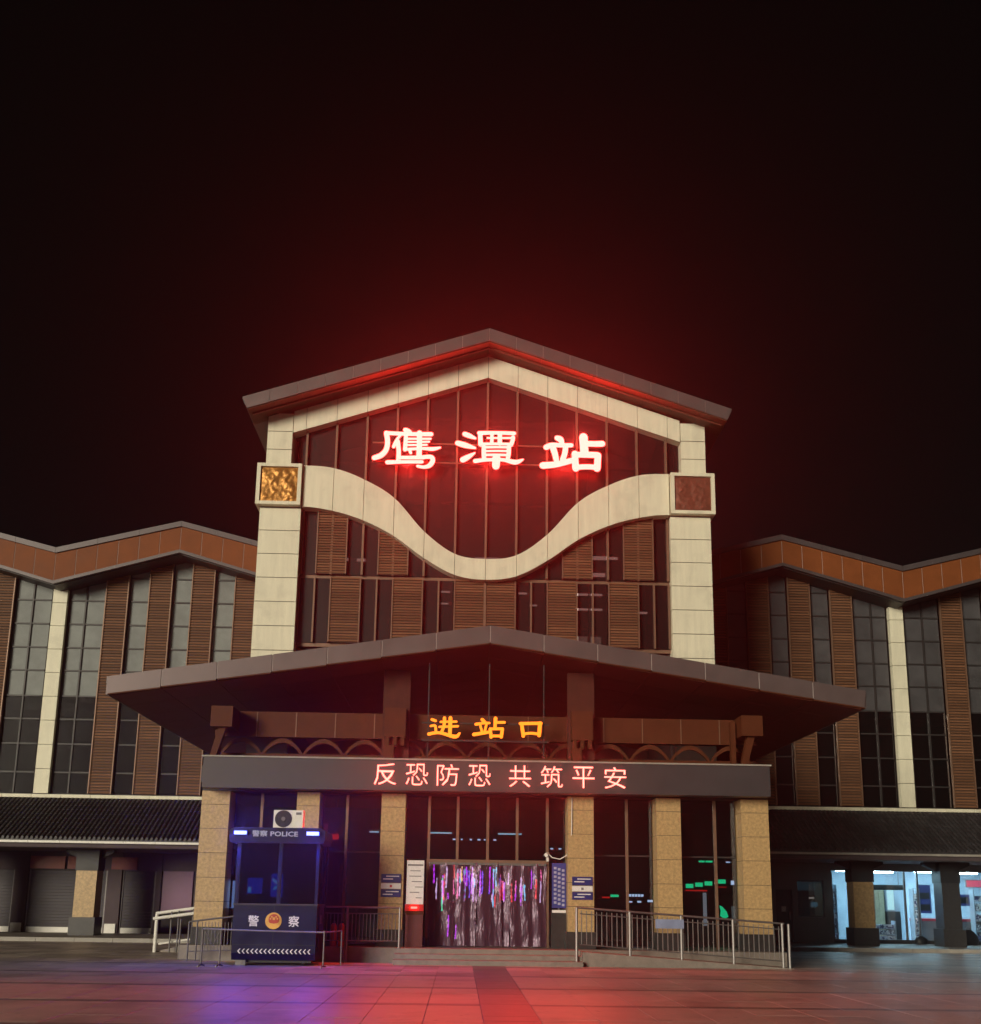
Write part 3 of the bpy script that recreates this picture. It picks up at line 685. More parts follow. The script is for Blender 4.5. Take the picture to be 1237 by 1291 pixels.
t = empty('hanging_sign', 'long black hanging sign inside the shop window', 'sign'); box('board', BLACK, t, 14.9, 16.75, 7.6, 7.65, 2.12, 2.32)
for x in (15.2, 16.5): box('hanger', DSTEEL, t, x, x+.02, 7.61, 7.63, 2.321, 2.94)
for x0, z0, z1, lb in ((17.5, 1.25, 2.35, 'blue poster with dark print bands left of the second dark column'), (19.05, 1.55, 2.0, 'small blue poster right of the second dark column')):
    t = empty('poster', lb, 'poster', 'blue posters in the shop'); box('sheet', em('poster_blue_%d' % int(x0), (.03, .08, .5), .35), t, x0, x0+.55, 8.3, 8.31, z0, z1)
    for z in (z0+.1, z0+.55):
        if z < z1-.2: box('print', BLACK, t, x0+.06, x0+.49, 8.285, 8.299, z, z+.25)
t = empty('pink_lamp_box', 'pink lit panel high at the right end of shop', 'light box'); box('face', em('pink_box', (1.0, .12, .25), .8), t, 19.5, 20.4, 8.2, 8.25, 2.3, 2.55); box('case', DSTEEL, t, 19.48, 20.42, 8.251, 8.33, 2.28, 2.57)
def bag(x, y, wd, h, label):
    t = empty('luggage_bag', label, 'bag', 'bags by the shop counter'); m = MB(); 
    rings = [(0, 1.0), (.25, 1.06), (.6, .9), (.85, .6), (1.0, .25)]; n = 12
    vv = []
    for zz, sc in rings:
        for q in range(n):
            a = 2*math.pi*q/n; rr = 1+.12*math.sin(3*a+zz*5)
            vv.append((x+wd/2*sc*rr*math.cos(a), y+wd/3*sc*rr*math.sin(a), .135+h*zz))
    m.add(vv, [(i*n+q, i*n+(q+1) % n, (i+1)*n+(q+1) % n, (i+1)*n+q) for i in range(len(rings)-1) for q in range(n)] + [tuple((len(rings)-1)*n+q for q in range(n))])
    m.obj('sack', BLACK, t, smooth=True); MB().tube([(x-.08, y, .13+h*.93), (x-.05, y, .13+h*1.12), (x+.05, y, .13+h*1.12), (x+.08, y, .13+h*.93)], .012, 6).obj('handle', BLACK, t)
bag(18.55, 6.3, .65, .55, 'tall dark bag on pavement right of the second dark column'); bag(18.05, 6.35, .45, .30, 'small dark bag tucked against the second dark column'); bag(16.75, 6.4, .5, .30, 'low dark bag between the granite and dark awning columns')

# ================================================================== ENTRANCE HALL UNDER THE CANOPY
hall = empty('entrance_hall', 'entrance front of yellow granite columns and dark glazing', 'building')
COLS = [(-7.416, -6.69), (-4.95, -4.36), (-2.75, -2.12), (2.12, 2.80), (4.45, 5.09), (6.69, 7.41)]
for a, b in COLS:
    c = box('column', JOINT, hall, a+.02, b-.02, -6.98, -6.2, .36, 4.24)
    zs = [.78, 1.42, 2.02, 2.64, 3.26, 3.88, 4.235]
    for z0, z1 in zip(zs, zs[1:]): ubox('granite_slab', GRANITE, c, a, b, -7.0, -6.25, z0+.006, z1-.006)
    box('plinth', BLACKST, c, a-.04, b+.04, -7.05, -6.2, .36, .78)
# glazing bays
def bay(x0, x1, posts, tr=None):
    for x in posts: ubox('mullion', FRAMEB, hall, x-.035, x+.035, -6.46, -6.34, .37, 4.23)
    e = [x0] + list(posts) + [x1]
    for a, b in zip(e, e[1:]):
        box('pane', LGLASS, hall, a+.036, b-.036, -6.41, -6.40, .42, 2.50 if tr else 2.72)
        if not tr: box('pane', LGLASS, hall, a+.036, b-.036, -6.41, -6.40, 2.76, 4.23)
        box('transom', FRAMED, hall, a+.036, b-.036, -6.43, -6.38, 2.721, 2.759) if not tr else None
bay(-6.69, -4.95, [-5.944]); bay(-4.36, -2.75, [-3.689]); bay(2.80, 4.45, [3.748]); bay(5.09, 6.69, [6.108])
for x in (-1.509, -.752, .048, .828, 1.63): ubox('mullion', FRAMEB, hall, x-.035, x+.035, -6.46, -6.34, 2.58, 4.23)
e = [-2.12, -1.509, -.752, .048, .828, 1.63, 2.12]
for a, b in zip(e, e[1:]): box('pane', LGLASS, hall, a+.036, b-.036, -6.41, -6.40, 2.59, 4.23)
box('door_head', FRAMEB, hall, -1.55, 1.67, -6.48, -6.32, 2.50, 2.58)
for x in (-1.55, 1.60): box('door_jamb', FRAMEB, hall, x, x+.07, -6.48, -6.32, .36, 2.499)
for a, b in ((-2.10, -1.56), (1.68, 2.11)): box('side_light', LGLASS, hall, a, b, -6.41, -6.40, .38, 2.57)
# lobby shell
MB().box(-7.6, 7.6, -1.0, -.9, .3, 4.5).box(-7.6, -7.42, -6.2, -1.0, .3, 4.5).box(7.42, 7.6, -6.2, -1.0, .3, 4.5).box(-7.42, 7.42, -6.2, -1.0, 4.3, 4.45).obj('lobby_wall', WALLD, hall)
box('lobby_floor', STEP, hall, -7.4, 7.4, -6.2, -1.0, .361, .372)
box('roof_deck', FRAMED, hall, -7.5, 7.5, -6.9, .0, 4.46, 4.9)
# framing above the band: beam, lattice arches, posts, corner boxes
bmr = box('cross_beam', WOODB, hall, -7.3, 7.3, -6.5, -6.2, 5.74, 6.42)
for x in (-6.2, -5.15, -4.1, -3.05, -1.0, 0.05, 1.1, 3.15, 4.2, 5.25, 6.3): box('beam_joint', FRAMEB, bmr, x-.012, x+.012, -6.515, -6.499, 5.745, 6.415)
ac = MB(); Sg = 10; aw = 1.10
pin = []; pout = []
for i in range(Sg+1):
    t = i/Sg; x = -aw/2+aw*t; sh = math.cos((t-.5)*math.pi)**.8 if 0 < t < 1 else 0
    pout.append((x, 5.30+.42*sh)); pin.append((x*.86, 5.30+.30*sh-.0))
for i in range(Sg):
    ac.add([(pin[i][0],-.05,pin[i][1]),(pin[i+1][0],-.05,pin[i+1][1]),(pout[i+1][0],-.05,pout[i+1][1]),(pout[i][0],-.05,pout[i][1]),
            (pin[i][0],.05,pin[i][1]),(pin[i+1][0],.05,pin[i+1][1]),(pout[i+1][0],.05,pout[i+1][1]),(pout[i][0],.05,pout[i][1])], [(0,1,2,3),(7,6,5,4),(0,4,5,1),(3,2,6,7)])
ame = ac.mesh('lattice_arch', WOODB)
for i in range(13):
    x = -6.6+i*aw
    if abs(abs(x)-2.45) < .25 and False: continue
    link('lattice_arch', ame, hall, loc=(x, -6.38, 0))
box('lattice_sill', WOODB, hall, -7.3, 7.3, -6.5, -6.25, 5.20, 5.295)
for x in (-2.46, 2.51):
    p = box('post', POSTD, hall, x-.36, x+.36, -6.70, -6.52, 5.10, 7.60)
    box('post_box', WOODB, p, x-.28, x+.28, -7.05, -6.701, 5.72, 6.50)
    for dx in (-.2, 0, .2): box('bracket_tooth', WOODB, p, x+dx-.05, x+dx+.05, -7.02, -6.71, 5.50, 5.719)
    box('post_foot', WOODB, p, x-.28, x-.02, -7.05, -6.701, 5.09, 5.499)
for s in (-1, 1):
    x = s*6.95
    p = box('corner_bracket', WOODB, hall, x-.28, x+.28, -7.45, -6.52, 5.86, 6.40)
    MB().prism([(x-.28, 5.1), (x-.12, 5.1), (x+.1, 5.859), (x-.1, 5.859)], -7.3, -7.1).obj('strut', WOODB, p)
    box('upright', WOODB, p, x-.28-.12*s-.06, x-.28-.12*s+.06, -7.0, -6.8, 5.09, 6.3)

# LED banner
band = empty('led_banner', 'long dark LED banner with red scrolling characters above entrance', 'sign')
box('panel', BAND, band, -7.30, 7.32, -7.62, -7.06, 4.26, 5.04)
n = 10
for i in range(n): ubox('top_trim', KERB, band, -7.34+i*1.47+.003, -7.34+(i+1)*1.47-.003, -7.66, -7.02, 5.043, 5.083)
for x in (-7.33, 7.31): box('end_cap', FRAMED, band, x, x+.02, -7.63, -7.06, 4.26, 5.04) if False else None
for ch, x in zip('反恐防恐共筑平安', (-2.916, -2.103, -1.309, -.494, .548, 1.367, 2.187, 3.008)):
    text('led_character', ch, x, x+.56, 4.40, 4.945, -7.648, .05, LED_R, band, -.010)
for x in (-2.62, -1.0, .85, 2.45): sign_lamp(band, (x, -7.72, 4.66), (1.0, .05, .035), 330, (0, -1, -.35), .02)
# entrance sign characters
ent = empty('entrance_sign', 'three glowing amber entrance characters hanging under the canopy', 'sign')
def ze(zx, zy, wd):
    px = 530+zx/7.276; py = 890+zy/7.276
    X = -1.583+(px-540)*.02091; return (X, 6.205-(py-905)*.0210+(X+1.583)*.018, wd/7.276*.0209)
JIN = [[(108,128,26),(142,140,24)], [(98,188,20),(138,186,24),(146,245,22)], [(188,150,20),(330,148,22)], [(178,196,20),(345,190,22)], [(222,115,30),(220,180,28),(200,240,26)], [(276,115,34),(275,190,34),(274,258,32)], [(82,262,30),(180,250,26),(320,286,34),(362,255,20)]]
ZH2 = [[(566,128,30),(590,152,28)], [(510,172,28),(570,162,22),(632,160,22)], [(550,182,22),(566,240,22)], [(606,172,22),(590,240,22)], [(492,266,32),(622,245,28)], [(688,118,34),(686,165,30),(684,212,30)], [(690,156,24),(770,155,26)], [(640,215,28),(650,290,30)], [(640,215,24),(752,214,26)], [(752,215,30),(742,290,30)], [(648,280,24),(742,280,24)]]
KOU = [[(928,165,32),(944,280,32)], [(915,165,28),(1105,163,30)], [(1096,162,36),(1088,274,34)], [(938,262,26),(1010,254,24),(1088,262,26)]]
for st in (JIN, ZH2, KOU): character('sign_character', [[ze(*p) for p in s] for s in st], ent, -7.36, -7.28, [ENT_Y, SIGN_SIDE])
box('hanger_bar', FRAMED, ent, -1.75, 1.6, -7.27, -7.23, 5.60, 5.64); box('hanger_bar', FRAMED, ent, -1.75, 1.6, -7.27, -7.23, 6.06, 6.10)
for x in (-1.6, 0, 1.45): box('hanger', FRAMED, ent, x, x+.03, -7.228, -7.2, 5.084, 7.7)

# ------------------------------------------------------------------ canopy
can = empty('entrance_canopy', 'wide shallow gabled canopy with grey metal edge over entrance', 'canopy')
CW = 9.84
def ct(x): return 8.57 - abs(x)*.158
for s in (-1, 1):
    pl = [(0, ct(0)-.18), (s*CW, ct(CW)-.18), (s*CW, ct(CW)-.03), (0, ct(0)-.03)]
    rfc = MB().prism(pl if s > 0 else pl[::-1], -7.96, 5.9).obj('roof_slope', COPING, can)
    n = 7; L = CW/n
    pl = [(0, ct(0)-.45), (s*(CW-.08), ct(CW)-.43), (s*(CW-.03), ct(CW)-.02), (0, ct(0)-.01)]
    MB().prism(pl if s > 0 else pl[::-1], -7.985, -7.962).obj('fascia_backing', SEAL, rfc)
    for i in range(n):
        a, b = i*L+.013, (i+1)*L-.013; bb = b if i < n-1 else b-.06
        pl = [(s*a, ct(a)-.47), (s*bb, ct(bb)-.45), (s*b, ct(b)), (s*a, ct(a))]
        MB().prism(pl if s > 0 else pl[::-1], -8.0, -7.986).obj('fascia_panel', FASCIA, rfc)
        pl = [(s*a, ct(a)-.50), (s*bb, ct(bb)-.48), (s*bb, ct(bb)-.452), (s*a, ct(a)-.472)]
        MB().prism(pl if s > 0 else pl[::-1], -7.99, -7.90).obj('edge_trim', WOODB, rfc)
    ny = 9; Ly = 13.8/ny
    for i in range(n):
        for j in range(ny):
            a, b = i*L+.008, min((i+1)*L-.008, CW-.12)
            pl = [(s*a, ct(a)-.50), (s*b, ct(b)-.50), (s*b, ct(b)-.46), (s*a, ct(a)-.46)]
            MB().prism(pl if s > 0 else pl[::-1], -7.89+j*Ly+.008, -7.89+(j+1)*Ly-.008).obj('soffit_panel', SOFFIT, rfc)
    xe = s*(CW-.06)
    box('side_fascia', FASCIA, rfc, min(xe, xe+s*.05), max(xe, xe+s*.05), -7.955, 5.9, ct(CW)-.46, ct(CW)-.19)

# ------------------------------------------------------------------ lobby details
cur = empty('strip_curtain', 'row of clear plastic door strips reflecting coloured light', 'curtain')
n = 10; x0, x1 = -1.47, 1.59; L = (x1-x0)/n
for i in range(n):
    m = MB(); NX, NZ = 8, 24; vv = []; ph = random.uniform(0, 6); am = random.uniform(.012, .03); tilt = random.uniform(-.05, .05)
    gap = .06 if i == 5 else 0
    for j in range(NZ+1):
        t = j/NZ
        for q in range(NX+1):
            u = q/NX
            sway = (1-t)*tilt + am*math.sin(ph+t*5)*.6
            xx_ = x0+L*(i-.06)+L*1.12*u + sway + gap*(1-t)
            y = -6.52-.02*(i % 2) + am*math.sin(u*math.pi*2+ph+t*1.5) + .012*math.sin(t*17+ph*3)*(1-t*.5)
            vv.append((xx_, y, .385+2.11*t))
    m.add(vv, [(j*(NX+1)+q, j*(NX+1)+q+1, (j+1)*(NX+1)+q+1, (j+1)*(NX+1)+q) for j in range(NZ) for q in range(NX)])
    m.obj('strip', PVC, cur, smooth=True)
box('rail', DSTEEL, cur, -1.47, 1.59, -6.56, -6.49, 2.44, 2.50)
cols = [((.55,.05,1),'violet'),((.1,1,.5),'green'),((.62,.5,.8),'white'),((1,.05,.06),'red'),((.2,.1,1),'blue'),((.8,.5,1),'lilac'),((.15,.7,1),'cyan'),((1,.2,.5),'pink'),((1,.7,.3),'amber')]
EMC = [em('reflected_light_'+nm, c, 2.0) for c, nm in cols]
SPOTS = [(-1.36,1.95,.5,0),(-1.28,1.55,.55,2),(-1.12,1.25,.85,1),(-1.02,1.85,.55,2),(-.82,2.1,.35,3),(-.72,1.95,.4,2),(-.55,1.55,.75,0),(-.42,1.6,.7,4),(-.33,1.95,.45,5),(-.22,1.5,.7,2),(-.08,1.7,.6,4),(.12,1.75,.65,0),(.22,1.35,1.0,6),(.30,1.9,.5,6),(.45,1.55,.4,3),(.62,1.95,.3,5),(.80,1.6,.45,7),(.95,1.75,.4,2),(1.05,1.55,.4,6),(1.22,1.85,.5,0),(1.35,1.6,.5,3),(1.45,1.5,.55,2),(-.95,.6,.55,0),(-.75,.55,.35,0),(1.30,1.95,.3,4),(-.62,2.0,.4,8)]
for _ in range(34):
    _h = random.uniform(.15, .75); SPOTS.append((random.uniform(-1.42, 1.52), random.uniform(1.35, 2.42-_h), _h, random.choice([0, 0, 2, 5, 4, 6, 7, 3, 2])))
words = ['violet','green','white','red','blue','lilac','cyan','pink','amber']
tin = empty('reflection_streaks', 'thin coloured light streamers on the door strips, reflections added as glowing tubes behind', 'streaks')  # coloured reflections on the strips, added as glowing tubes behind them
for (x, z, h, ci) in SPOTS:
    m = MB(); pts = []; ph = random.uniform(0, 6)
    for i in range(9):
        t = i/8; pts.append((x+.007*math.sin(ph+t*4), -6.30+.02*math.cos(ph*2+t*5), z+h*t))
    m.tube(pts, [.004+.022*abs(math.sin(ph+i*1.3))*random.uniform(.4, 1.2) for i in range(9)], 5).obj('streamer', EMC[ci], tin)
# fluorescent tubes
for x0, x1, lb in ((-1.60, -.93, 'cool white tube lamp in lobby above door, left of centre'), (.44, 1.14, 'cool white tube lamp in lobby above door, right of centre'), (-3.36, -3.08, 'short cool tube lamp seen left of the left inner granite column')):
    t = empty('tube_lamp', lb, 'lamp', 'tube lamps in the lobby'); MB().tube([(x0, -3.0, 3.46), (x1, -3.0, 3.46)], .022, 8).obj('tube', TUBE, t); box('housing', DSTEEL, t, x0-.03, x1+.03, -3.03, -2.97, 3.49, 3.55)
    for x in (x0+.1, x1-.1): box('hanger', DSTEEL, t, x, x+.015, -3.01, -2.99, 3.551, 4.30)
dl = empty('downlight_row', 'row of tiny white lobby downlights above the door', 'lights')
for x in (-.9, -.66, -.40, -.17, .02, .3, 1.98, 2.22): box('downlight', COOLW, dl, x, x+random.uniform(.04, .09), -3.2, -3.15, 3.25 if x < 1 else 3.02, 3.29 if x < 1 else 3.06)
for x in (-.9, 1.98): box('bar', FRAMED, dl, x-.05, (.45 if x < 1 else 2.35), -3.18, -3.16, 3.295 if x < 1 else 3.065, 3.32 if x < 1 else 3.09)
# reflections in the right hand window bays, added as glowing pieces inside the lobby
def reflected_lights(name, label, parts, back):
    t = empty(name, label, 'sign'); box('back', BLACK, t, *back)
    for p in parts:
        box('reflected_mark', p[0], t, *p[1:])
gp = []
for x, z in ((5.99, 2.02), (6.27, 2.06), (6.55, 2.10), (6.95, 2.16)): gp.append((GREEN, x, x+.22, -3.03, -3.001, z-.05, z+.07))
gp += [(REDL, 5.98, 6.62, -3.02, -3.001, 1.88, 1.92), (REDL, 6.9, 7.2, -3.02, -3.001, 2.0, 2.02), (COOLW, 7.33, 7.45, -3.03, -3.001, 2.08, 2.20)]
reflected_lights('reflected_text', 'reflected green characters with red underline, built as lit blocks behind right window bay', gp, (5.9, 7.5, -3.0, -2.95, 1.82, 2.28))
reflected_lights('reflected_dashes', 'small green reflection high in the right window bay, built as lit blocks', [(GREEN, 6.39, 6.56, -3.03, -3.001, 2.72, 2.77), (GREEN, 6.60, 6.80, -3.03, -3.001, 2.72, 2.77), (COOLW, 7.2, 7.32, -3.03, -3.001, 2.72, 2.75)], (6.3, 7.4, -3.0, -2.95, 2.68, 2.82))
t = empty('reflected_post', 'reflection of a thin white lit post, built behind right window bay', 'lamp'); box('shaft', em('reflected_post_glow', (.8, .9, .95), .5), t, 6.45, 6.54, -3.25, -3.16, .90, 1.84); box('base', DSTEEL, t, 6.38, 6.61, -3.3, -3.1, .372, .899)  # bright post mirrored in the glass, added as a glowing piece
t = empty('green_reflection_blob', 'green leaf shaped reflection in right window bay, built as a glowing piece', 'lamp'); MB().prism([(6.98, 1.18), (7.10, 1.10), (7.20, 1.16), (7.16, 1.30), (7.04, 1.44), (6.97, 1.48), (7.0, 1.32)], -3.1, -3.0).obj('reflected_blob', GREEN, t); box('stand', DSTEEL, t, 7.06, 7.10, -3.07, -3.03, .372, 1.06)  # green blob reflected in the glass, added as a self-lit piece
t = empty('reflected_board', 'pale reflected shape at right end of window bay, built as a glowing board', 'board'); MB().prism([(7.32, 1.0), (7.47, .98), (7.40, 1.25), (7.48, 1.46), (7.30, 1.46)][::1], -3.1, -3.05).obj('board', em('pale_reflection', (.45, .55, .5), .35), t); box('leg', DSTEEL, t, 7.36, 7.39, -3.04, -3.0, .372, 1.3)  # pale reflection in the glass, added as a glowing cut-out
reflected_lights('glints', 'low red and green ticker in window right of door, reflections built as lit bars', [(REDL, 3.52, 3.74, -3.03, -3.001, 1.64, 1.69), (GREEN, 3.76, 4.0, -3.03, -3.001, 1.68, 1.75)], (3.45, 4.06, -3.0, -2.95, 1.6, 1.8))  # dashes mirrored in the glass, added as glowing bars inside
reflected_lights('reflected_rows', 'blue white reflections in window right of door, built as lit rows', [(COOLW, 4.30+i*.09, 4.37+i*.09, -3.03, -3.001, 1.70, 1.77) for i in range(5)] + [(COOLW, 4.30, 4.40, -3.03, -3.001, 1.53, 1.57), (COOLW, 4.55, 4.66, -3.03, -3.001, 1.53, 1.58), (COOLW, 4.85, 5.0, -3.03, -3.001, 1.55, 1.61)], (4.22, 5.1, -3.0, -2.95, 1.45, 1.82))  # blue white window reflections, added as glowing rows inside
t = empty('blue_notice', 'small blue grey notice tied to the ramp railing', 'sign'); box('board', pm('blue_grey_notice', (.22, .27, .42), .5), t, 5.05-.9, 5.75-.9, -8.29, -8.275, .93, 1.15) 
for x in (4.2, 4.75): box('tie', BLACK, t, x, x+.015, -8.274, -8.232, .98, 1.1)

t = empty('window_reflection_panel', 'pale blue window reflection left of the police booth, built as a lit panel', 'panel'); box('face', em('pale_blue_reflection', (.30, .50, 1.0), 1.0), t, -6.66, -6.36, -6.10, -6.05, 1.25, 1.95); box('frame', FRAMED, t, -6.68, -6.34, -6.048, -6.0, .372, 1.97)  # window reflection put in as a glowing panel behind the glass
t = empty('red_lamp', 'small glowing red lamp behind glass right of the police booth', 'lamp'); box('lens', REDL, t, -4.22, -4.05, -5.0, -4.9, 3.12, 3.28); box('arm', FRAMED, t, -4.15, -4.12, -4.96, -4.93, 3.281, 4.30)
# signs on inner columns, boards by the door
for x0, x1, lb in ((-2.69, -2.18, 'blue and white notice plates on granite column left of door'), (2.23, 2.76, 'blue and white notice plates on granite column right of door')):
    t = empty('column_notice', lb, 'sign', 'notices on the inner columns'); 
    for z0, z1, m in ((1.95, 2.17, BLUES), (1.80, 1.935, WHITES), (1.59, 1.785, BLUES)):
        p = box('plate', m, t, x0, x1, -7.03, -7.002, z0, z1)
        if m is BLUES:
            for k, (u0, u1) in enumerate(((.25, .9), (.1, .6))): box('print_line', WHITES, p, x0+(x1-x0)*u0, x0+(x1-x0)*u1, -7.034, -7.0305, z1-.07-.07*k, z1-.045-.07*k)
        else: box('print_mark', pm('red_mark', (.5, .03, .05), .5) if x0 < 0 else GREYT, p, (x0+x1)/2-.03, (x0+x1)/2+.03, -7.034, -7.0305, 1.835, 1.895)
t = empty('notice_stand', 'white notice stand with a glowing red lamp left of door', 'board')
box('board', WHITES, t, -2.03, -1.59, -7.1700, -7.1100, 1.42, 2.52); b_ = box('base', pm('dark_red_base', (.10, .025, .025), .4), t, -2.03, -1.59, -7.2500, -7.0300, .361, 1.16); box('shelf', WOODB, t, -2.05, -1.57, -7.2700, -7.0100, 1.161, 1.24)
for i, (u0, u1) in enumerate(((.05, .95), (.2, .8), (.15, .85), (.3, .9), (.5, .95), (.2, .75), (.55, .9))): box('print_line', GREYT, t, -2.03+.44*u0, -2.03+.44*u1, -7.1750, -7.1705, 2.38-.135*i, 2.42-.135*i-(.02 if i else 0))
box('red_panel', pm('red_panel', (.55, .02, .015), .4), t, -2.05, -1.58, -7.1800, -7.1000, 1.25, 1.419); box('lamp', REDLAMP, t, -1.90, -1.74, -7.2100, -7.1810, 1.31, 1.36)
t = empty('blue_banner', 'narrow blue banner with white writing right of the door', 'sign')
box('sheet', pm('blue_banner_cloth', (.03, .035, .22), .6), t, 1.74, 2.11, -6.62, -6.60, 1.37, 2.52)
for c in range(3):
    for k in range(9): box('print_mark', pm('print_blue', (.35, .36, .5), .6) if (c == 0 and k == 0) else MATS['print_blue'], t, 1.79+.105*c, 1.86+.105*c, -6.624, -6.6205, 2.36-.11*k-(.03*c), 2.42-.11*k-.03*c)
box('base', BLACKST, t, 1.72, 2.12, -6.66, -6.52, .361, 1.25); box('ledge', WHITES, t, 1.75, 2.1, -6.67, -6.5, 1.251, 1.32); box('stem', DSTEEL, t, 1.9, 1.94, -6.598, -6.57, 1.321, 2.5)
t = empty('security_camera', 'small white security camera on a curved conduit over the door', 'camera')
MB().tube([(1.62, -6.62, 2.78), (1.75, -6.62, 2.66), (1.95, -6.65, 2.62), (2.12, -6.72, 2.72), (2.2, -6.85, 2.95), (2.22, -7.03, 3.3), (2.23, -7.03, 4.2)], .014, 6).obj('conduit', WHITEP, t, smooth=True)
MB().tube([(1.58, -6.70, 2.72), (1.63, -6.55, 2.76)], .05, 10).obj('body', WHITEP, t); box('bracket', WHITEP, t, 1.60, 1.66, -6.60, -6.485, 2.56, 2.70)

# ================================================================== RAILINGS
def railing(label, pts, posts, tops, bal=True, n=60):
    t = empty('ramp_railing', label, 'railing', 'steel railings along the entrance platform')
    return t
rr = empty('ramp_railing', 'steel ramp railing with many thin bars right of the steps', 'railing', 'railings by the entrance')
def rail_z(x): return 1.40-(x-2.22)*.062
def foot_z(x): return .36-(x-2.36)*.064
MB().tube([(2.22, -8.2, 1.40), (4.8, -8.2, rail_z(4.8)), (7.35, -8.2, rail_z(7.35))], .025, 8).obj('handrail', DSTEEL, rr)
MB().tube([(2.3, -8.2, foot_z(2.3)+.16), (7.35, -8.2, foot_z(7.35)+.14)], .015, 6).obj('bottom_rail', DSTEEL, rr)
MB().tube([(2.3, -8.2, rail_z(2.3)-.14), (7.35, -8.2, rail_z(7.35)-.14)], .015, 6).obj('upper_rail', DSTEEL, rr)
for x in (2.22, 3.53, 4.80, 6.08, 7.30, 7.46): MB().tube([(x, -8.2, -.02 if x < 2.3 or x > 7.2 else foot_z(x)-.02), (x, -8.2, rail_z(x))], .033, 8).obj('post', STEEL, rr)
x = 2.34
bme = MB().tube([(0, 0, 0), (0, 0, .80)], .011, 6).mesh('baluster', STEEL)
while x < 7.3:
    link('baluster', bme, rr, loc=(x, -8.2, foot_z(x)+.17)); x += .125
lr = empty('platform_railing', 'steel barred railing beside steps, partly behind the police booth', 'railing', 'railings by the entrance')
MB().tube([(-4.6, -7.62, 1.33), (-2.15, -7.62, 1.33)], .025, 8).obj('handrail', DSTEEL, lr)
for z in (.52, 1.18): MB().tube([(-4.6, -7.62, z), (-2.15, -7.62, z)], .015, 6).obj('rail', DSTEEL, lr)
for x in (-4.6, -3.46, -2.15): MB().tube([(x, -7.62, 0), (x, -7.62, 1.34)], .03, 8).obj('post', STEEL, lr)
b2 = MB().tube([(0, 0, 0), (0, 0, .65)], .010, 6).mesh('baluster', DSTEEL); x = -4.5
while x < -2.2:
    link('baluster', b2, lr, loc=(x, -7.62, .525)); x += .09
fl = empty('ramp_railing', 'dull steel barred railing left of the police booth', 'railing', 'railings by the entrance')
MB().tube([(-7.30, -7.9, .93), (-6.0, -7.9, 1.10)], .022, 8).obj('handrail', DSTEEL, fl); MB().tube([(-7.30, -7.9, .22), (-6.0, -7.9, .27)], .015, 6).obj('rail', DSTEEL, fl)
for x in (-7.30, -7.1, -6.0): MB().tube([(x, -7.9, 0), (x, -7.9, .93+(x+7.3)*.13)], .022, 8).obj('post', DSTEEL, fl)
b3 = MB().tube([(0, 0, 0), (0, 0, .68)], .009, 6).mesh('baluster', DSTEEL); x = -6.98
while x < -6.05:
    link('baluster', b3, fl, loc=(x, -7.9, .25)); x += .08
MB().tube([(-7.62, -7.44, 0), (-7.62, -7.44, .98)], .02, 8).obj('post', DSTEEL, fl)
wrl = empty('ramp_handrail', 'bright white ramp handrails at the far left of platform', 'railing', 'railings by the entrance')
for z, y in ((0, -4.0), (-.14, -4.25)): MB().tube([(-9.16, y, 1.05+z), (-8.05, y, 1.21+z)], .045, 10).obj('handrail', WHITEP, wrl)
MB().tube([(-9.03, -4.0, .22), (-8.15, -4.0, .36)], .03, 8).obj('rail', WHITEP, wrl); MB().tube([(-9.13, -4.0, 0), (-9.13, -4.0, 1.04)], .05, 10).obj('post', WHITEP, wrl)
for x in (-8.7, -8.5, -8.1): MB().tube([(x, -4.1, 0), (x, -4.1, 1.12+(x+8.6)*.14)], .022, 8).obj('post', DSTEEL, wrl)
rp = MB().prism([(-9.2, -.02), (-7.61, -.02), (-7.61, .35), (-9.2, .003)], -3.9, -2.7).obj('ramp', STEP, plat)

# crowd barrier
cb = empty('crowd_barrier', 'low steel crowd barrier in front of the police booth', 'barrier')
MB().tube([(-6.46, -10.1, .83), (-5.1, -10.12, .80), (-3.72, -10.1, .785)], .018, 8).obj('top_rail', STEEL, cb)
MB().tube([(-3.72, -10.1, .785), (-3.5, -9.9, .80), (-3.45, -9.3, .80), (-3.45, -8.9, .79), (-3.45, -8.85, .0)], .014, 8).obj('return_rail', DSTEEL, cb)
for x in (-6.46, -6.05, -3.72): MB().tube([(x, -10.1, .02), (x, -10.1, .82)], .018, 8).obj('post', DSTEEL, cb)
MB().tube([(-6.42, -10.1, .80), (-6.25, -10.1, .49), (-6.21, -10.1, .49), (-6.07, -10.1, .80)], .011, 6).obj('brace', DSTEEL, cb)
for x in (-6.46, -6.05, -3.72):
    for d in (-1, 1): MB().tube([(x, -10.1, .06), (x+.02*d, -10.1+d*.16, .025), (x+.03*d, -10.1+d*.2, .022)], .018, 6).obj('foot', DSTEEL, cb)
MB().tube([(-7.1, -9.6, .12), (-6.46, -10.08, .14)], .012, 6).obj('low_rail', DSTEEL, cb)

